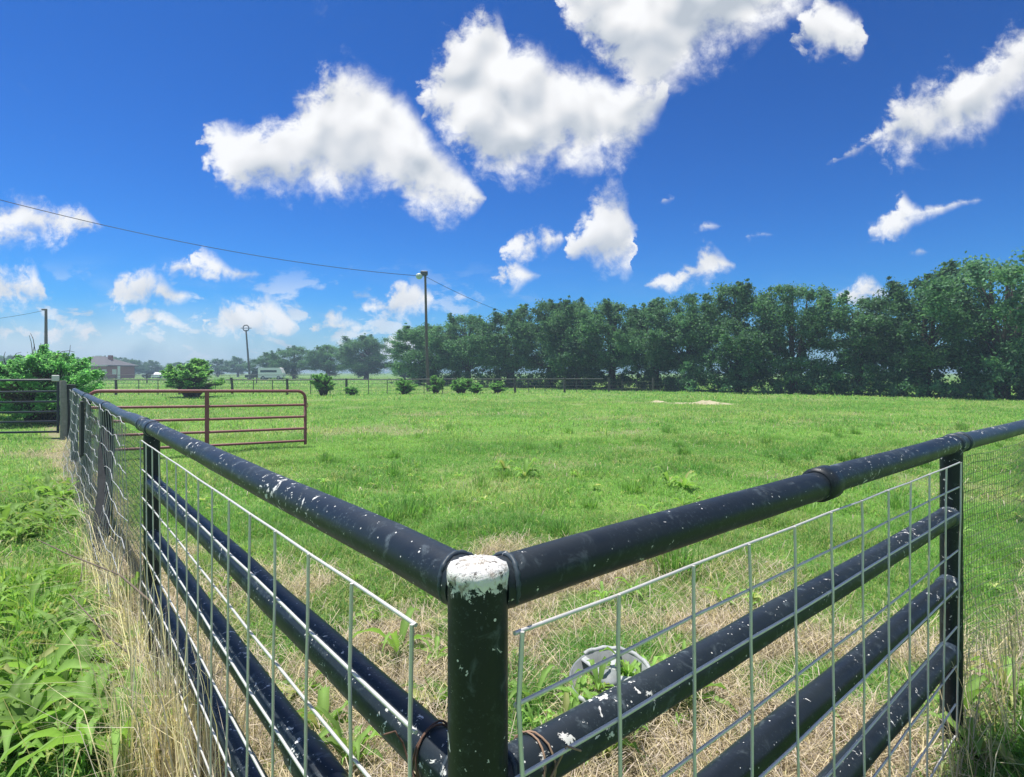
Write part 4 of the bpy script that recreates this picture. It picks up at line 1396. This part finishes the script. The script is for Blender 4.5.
def clump(n):
    x = RNG.normal(-1.25, .12, n)
    y = RNG.normal(2.12, .12, n)
    return x, y, RNG.uniform(.6, 1.1, n)
straw('dry_stalks', 600, clump, 'dense dead straw clump against the lower left wire grid', .52, .0036, .35, .25, .02, 1.5)
def right_foot(n):
    t = RNG.random(n) * 3.2 + 1.0
    o = np.abs(RNG.normal(0, .12, n)) + .03
    x = CORNER.x + DR.x * t + OUTR.x * o
    y = CORNER.y + DR.y * t + OUTR.y * o
    return x, y, RNG.uniform(.4, 1.0, n) * np.where(np.abs(t - 2.5) < .35, 1.25, .7)
straw('dry_stalks', 380, right_foot, 'sparse dry stalks at the foot of the right fence', .55, .0042, .5, .3, .02, 1.1)

# long bent dead canes leaning over the left grass
def stalk(pts, r, label, name='dead_cane'):
    tag(MB().tube(pts, r, 6).build(name, M['stick'], None, pts[0]), label, 'cane', 'dead canes by the left fence')
def sp(px, y, D):
    return P(px, y, D)
stalk([P(190, 640, 2.5), P(160, 610, 2.7), P(120, 575, 3.0), P(70, 555, 3.3), P(38, 540, 3.5)], [.006, .006, .005, .004, .003], 'long pale cane arching left from the fence foot')
stalk([P(30, 625, 3.4), P(60, 608, 3.5), P(80, 582, 3.6), P(84, 560, 3.7)], [.006, .005, .004, .003], 'dark forked cane lying on the worn left ground')
stalk([P(150, 670, 2.6), P(112, 640, 2.75), P(80, 606, 2.9), P(70, 594, 3.0)], [.004, .004, .003, .002], 'straw coloured stem crossing the lower left grass')

# ------------------------------------------------------------------ broad leaved weeds
def weed_proto(seed, n, L, wd, rise):
    r = random.Random(seed)
    V, Fq, col = [], [], []
    for k in range(n):
        a = 2 * PI * k / n + r.uniform(-.5, .5)
        ll = L * r.uniform(.55, 1.15)
        up_ = rise * r.uniform(.5, 1.5)
        ww = wd * r.uniform(.7, 1.2)
        d = Vector((math.cos(a), math.sin(a), 0))
        s = Vector((-d.y, d.x, 0))
        tw = r.uniform(-.5, .5)
        g = r.uniform(.75, 1.25)
        c = (.205 * g, .35 * g, .085 * g) if r.random() < .8 else (.36 * g, .40 * g, .15 * g)
        o = len(V)
        m_ = 7
        for i in range(m_ + 1):
            u = i / m_
            z = ll * (up_ * u * 1.6 - (up_ + .35) * u * u * .9) + .01
            cen = d * (ll * u) + Vector((0, 0, z))
            half = ww * (math.sin(PI * min(1, (u * .92 + .04)) ** .8)) * (.18 if i == 0 else 1) * .5
            half *= .72 * (1 + .16 * math.sin(i * 2.7 + k)) * (1 - .35 * u)
            if i == m_: half = .002
            lift = Vector((0, 0, half * .75 + .010 * math.sin(i * 2.6 + k)))
            sw = (s * math.cos(tw) + Vector((0, 0, math.sin(tw)))) * half
            V += [cen - sw + lift, cen, cen + sw + lift]
            col += [c, tuple(min(.6, q * 1.25) for q in c), c]
        for i in range(m_):
            b = o + i * 3
            Fq += [(b, b + 1, b + 4, b + 3), (b + 1, b + 2, b + 5, b + 4)]
    me = raw_mesh('leaves', [tuple(v) for v in V], Fq, col=np.array(col), smooth=False)
    me.materials.append(M['weed'])
    return me
WEEDS = [weed_proto(1, 9, .26, .085, .55), weed_proto(2, 7, .30, .10, .8), weed_proto(3, 12, .20, .075, .9), weed_proto(4, 10, .16, .06, 1.3)]
def weed(k, px, y, scale, label, rz, group='broad leaved weeds'):
    D = F * CAMZ / (y - HOR)
    x = GX(px, D)
    o = link('weed', WEEDS[k], None, None, (x, D, float(ground_z(x, D))))
    o.rotation_euler = (random.uniform(-.1, .1), random.uniform(-.1, .1), rz)
    o.scale = (scale,) * 3
    tag(o, label, 'weed', group)
WL = [
 (1, 128, 772, 1.15, 'largest broad leaved weed at the lower left by the straw clump'),
 (0, 70, 700, 1.0, 'broad leaved weed in the tall grass, left of the cane ends'),
 (2, 108, 662, 1.0, 'broad leaved weed below the long pale cane'),
 (0, 62, 640, .9, 'broad leaved weed under the dark forked cane'),
 (2, 30, 612, .85, 'broad leaved weed at the left edge on worn ground'),
 (3, 92, 618, .9, 'leafy weed between the pale cane and the dark cane'),
 (2, 150, 690, .8, 'weed half hidden in straw at the foot of the left fence'),
 (0, 20, 690, 1.0, 'broad leaved weed at the lower left edge in tall grass'),
 (3, 130, 600, 1.0, 'leafy weed under the start of the pale cane'),
 (2, 62, 540, .9, 'weed patch on the near side of the worn left track, middle'),
 (3, 40, 520, 1.0, 'weed beyond the worn left track, leftmost'),
 (2, 75, 512, 1.0, 'weed beyond the worn left track, nearer the fence'),
 (3, 30, 488, 1.1, 'farthest leafy weed on the left lawn'),
 (3, 62, 492, 1.0, 'far weed near the slack netting'),
 (1, 398, 650, .8, 'upright leafy weed behind the left top rail, left of the corner post'),
 (0, 437, 700, .85, 'weed just left of the corner post with one folded leaf'),
 (1, 533, 705, .55, 'weed with broad leaves just right of the corner post'),
 (2, 565, 735, .7, 'low weed before the grey tub'),
 (3, 610, 752, 1.0, 'leafy weed growing under the right rail'),
 (2, 322, 735, .95, 'broad leaved weed behind the lower left rails'),
 (0, 300, 690, .8, 'weed between the left wires beyond the middle rail'),
 (3, 350, 768, 1.1, 'bushy low weed at the bottom under the left rails'),
 (3, 668, 700, .9, 'leafy weed right of the grey tub'),
 (3, 525, 478, 1.5, 'greyish weed patch in the middle of the pen'),
 (2, 505, 472, 1.2, 'weed beside the greyish patch in the middle of the pen'),
 (3, 668, 488, 1.4, 'leafy weed near the dry patch right of centre'),
 (2, 684, 492, 1.2, 'weed on the right edge of the dry patch right of centre'),
 (3, 960, 720, 1.0, 'leafy weed outside the foot of the right post'),
 (2, 1010, 700, 1.0, 'weed in the lower right grass at the frame edge'),
 (2, 975, 760, .8, 'weed at the lower right corner below the right post'),
]
for i, (k, px, y, s, lab) in enumerate(WL):
    weed(k, px, y, s, lab, i * 1.3)

# low broad leaves growing through the grass, too many to count
def weed_cover(name, spots, label):
    VV_, QQ_, CC_ = [], [], []
    o_ = 0
    for x, y, s_ in spots:
        me_ = WEEDS[RNG.integers(4)]
        nv, nf = len(me_.vertices), len(me_.polygons)
        v_ = np.empty(nv * 3, np.float32); me_.vertices.foreach_get('co', v_)
        f_ = np.empty(nf * 4, np.int32); me_.loops.foreach_get('vertex_index', f_)
        c_ = np.empty(nv * 4, np.float32); me_.color_attributes['col'].data.foreach_get('color', c_)
        v_ = v_.reshape(-1, 3) * s_
        a = RNG.uniform(0, 6.28)
        R_ = np.array([[math.cos(a), -math.sin(a), 0], [math.sin(a), math.cos(a), 0], [0, 0, 1]])
        VV_.append(v_ @ R_.T + np.array([x, y, float(ground_z(x, y)) + .03]))
        QQ_.append(f_.reshape(-1, 4) + o_)
        CC_.append(c_.reshape(-1, 4)[:, :3] * RNG.uniform(.8, 1.3))
        o_ += nv
    o = link(name, raw_mesh(name, np.concatenate(VV_), np.concatenate(QQ_), col=np.concatenate(CC_), smooth=True), M['weed'])
    tag(o, label, 'weeds', None, 'stuff')
sp_ = []
while len(sp_) < 400:
    y = RNG.uniform(2.1, 7.5); x = RNG.uniform(-1.0, -.45) * y * 1.0
    a, b = fence_ab(x, y)
    if a < -.12 and fbm(np.array(x * .8), np.array(y * .8), 81, 3) > .42 and dryness(np.array(x), np.array(y)) < .5:
        sp_.append((x, y, RNG.uniform(.35, .95)))
weed_cover('low_weeds', sp_, 'low broad leaved weeds spread through the grass outside the left fence')
sp_ = []
while len(sp_) < 110:
    x, y = (float(q[0]) for q in frustum(1, 2.3, 9))
    a, b = fence_ab(x, y)
    if a > .15 and b > .15 and fbm(np.array(x * .9), np.array(y * .9), 83, 3) > .52:
        sp_.append((x, y, RNG.uniform(.2, .5)))
weed_cover('low_weeds', sp_, 'small leafy weeds dotted through the pen near the corner')

# ------------------------------------------------------------------ broken grey tub by the right fence
TD = 2.62
tx_, ty_ = GX(612, TD), TD
tub = thing('plastic_tub', (tx_, ty_, -.03), 'broken pale grey plastic tub overgrown with weeds behind the right rail', 'tub')
TO = (0, 0, 0)
T = Matrix.Rotation(.20, 3, 'X') @ Matrix.Rotation(-.10, 3, 'Y')
MB().lathe((0, 0, .0), [(.0, .0), (.135, .0), (.15, .015), (.19, .15), (.195, .158), (.186, .158), (.142, .03), (.0, .025)], 40, T).build('body', M['tub'], tub)
mb = MB()
N_ = 44
pts = []
for i in range(N_):
    a = -2.5 + 4.6 * i / (N_ - 1)
    pts.append(T @ Vector((.198 * math.cos(a), .198 * math.sin(a), .160 + .004 * math.sin(i * 1.7))))
mb.tube(pts, .0115, 8)
mb.build('rim', M['tub_rim'], tub)
for a, l in ((2.2, .20), (1.2, .19), (-.25, .2)):
    mb = MB()
    d = Vector((math.cos(a), math.sin(a), 0))
    c_ = T @ (d * .095 + Vector((0, 0, .150)))
    mb.box(c_, (l, .036, .012), 0, .004, T @ Matrix.Rotation(a, 3, 'Z'))
    mb.build('spoke', M['tub_rim'], tub)
MB().lathe((0, 0, 0), [(.0, .166), (.045, .163), (.055, .150), (.05, .13), (.0, .128)], 20, T).build('hub', M['tub'], tub)
mb = MB()
mb.prism([(-.09, 0), (.10, .0), (.12, .05), (.02, .105), (-.07, .07)], -.004, .004, Matrix.Rotation(.5, 3, 'Z') @ Matrix.Rotation(-.9, 3, 'X'), (tx_ + .17, ty_ - .13, .03))
tag(mb.build('plastic_shard', M['tub_rim'], None, (tx_ + .17, ty_ - .13, 0)), 'white broken plastic shard leaning beside the grey tub', 'shard')
tub_spots = [(tx_ + RNG.normal(0, .2), ty_ - .15 + RNG.normal(0, .10), RNG.uniform(.25, .45)) for _ in range(24)] + [(tx_ + RNG.normal(0, .09), ty_ + RNG.normal(0, .09), RNG.uniform(.3, .42)) for _ in range(4)] + [(tx_ + .2 + RNG.normal(0, .06), ty_ + .1 + RNG.normal(0, .06), .7) for _ in range(5)]
tub.scale = (.95, .95, .95)
weed_cover('low_weeds', tub_spots, 'thick small weeds hiding the foot of the grey tub')
for k, (dx, dy, s, lab) in enumerate(((-.07, -.06, .62, 'small weed growing at the front left inside the grey tub'), (.08, .03, .75, 'small weed growing at the back right inside the grey tub'))):
    o = link('weed', WEEDS[3], None, None, (tx_ + dx, ty_ + dy, .06))
    o.scale = (s,) * 3
    o.rotation_euler = (0, 0, k * 2.0)
    tag(o, lab, 'weed', 'broad leaved weeds')

# ------------------------------------------------------------------ bare dirt mounds in the pasture
m, n = mat('bare_dirt')
t = n.new('ShaderNodeTexCoord').outputs['Object']
f = n.noise(t, 3.0, 8, 0.7)
finish(n, principled(n, n.mixc(f, (0.28, 0.26, 0.15, 1), (0.58, 0.53, 0.37, 1)), 0.95, spec=.1, bump=f, bstr=.8, bdist=.08))
for px, y, rad, h in ((706, 404, 1.5, .13), (657, 402.5, .75, .08)):
    D = F * CAMZ / (y - HOR)
    x = GX(px, D)
    gr, ga = 9, 28
    V, Fc = [(x, D, float(ground_z(x, D)) + h)], []
    for i in range(1, gr + 1):
        u = i / gr
        for k in range(ga):
            a = 2 * PI * k / ga
            q_ = rad * u * (1 + .25 * math.sin(2 * a + px) + .12 * math.sin(5 * a))
            xx, yy = x + q_ * math.cos(a), D + q_ * math.sin(a) * .8
            V.append((xx, yy, float(ground_z(xx, yy)) + h * (1 - u) ** 1.3 * (1 + .35 * math.sin(a * 3 + i)) - .02 * u + .02 * math.sin(k * 5 + i * 3) * (1 - u)))
    for k in range(ga):
        Fc.append((0, 1 + k, 1 + (k + 1) % ga))
    for i in range(gr - 1):
        for k in range(ga):
            b = 1 + i * ga
            Fc.append((b + k, b + ga + k, b + ga + (k + 1) % ga, b + (k + 1) % ga))
    o = MB().add(V, Fc, True).build('dirt_mound', m, None, (x, D, 0))
    tag(o, 'low bare soil heap in the pasture before the trees', None, None, 'structure')

# ------------------------------------------------------------------ haze
mb = MB()
mb.box((0, 0, 10.5), (1330, 1330, 24.0))
m, n = mat('haze_air')
v = n.new('ShaderNodeVolumePrincipled')
v.inputs['Color'].default_value = (0.60, 0.81, 1.0, 1)
v.inputs['Density'].default_value = HAZE_DENSITY
v.inputs['Anisotropy'].default_value = 0.2
o = n.new('ShaderNodeOutputMaterial')
n.put(o.inputs['Volume'], v.outputs[0])
hz_ = mb.build('haze', m)
tag(hz_, 'pale summer haze over the distance', None, None, 'stuff')
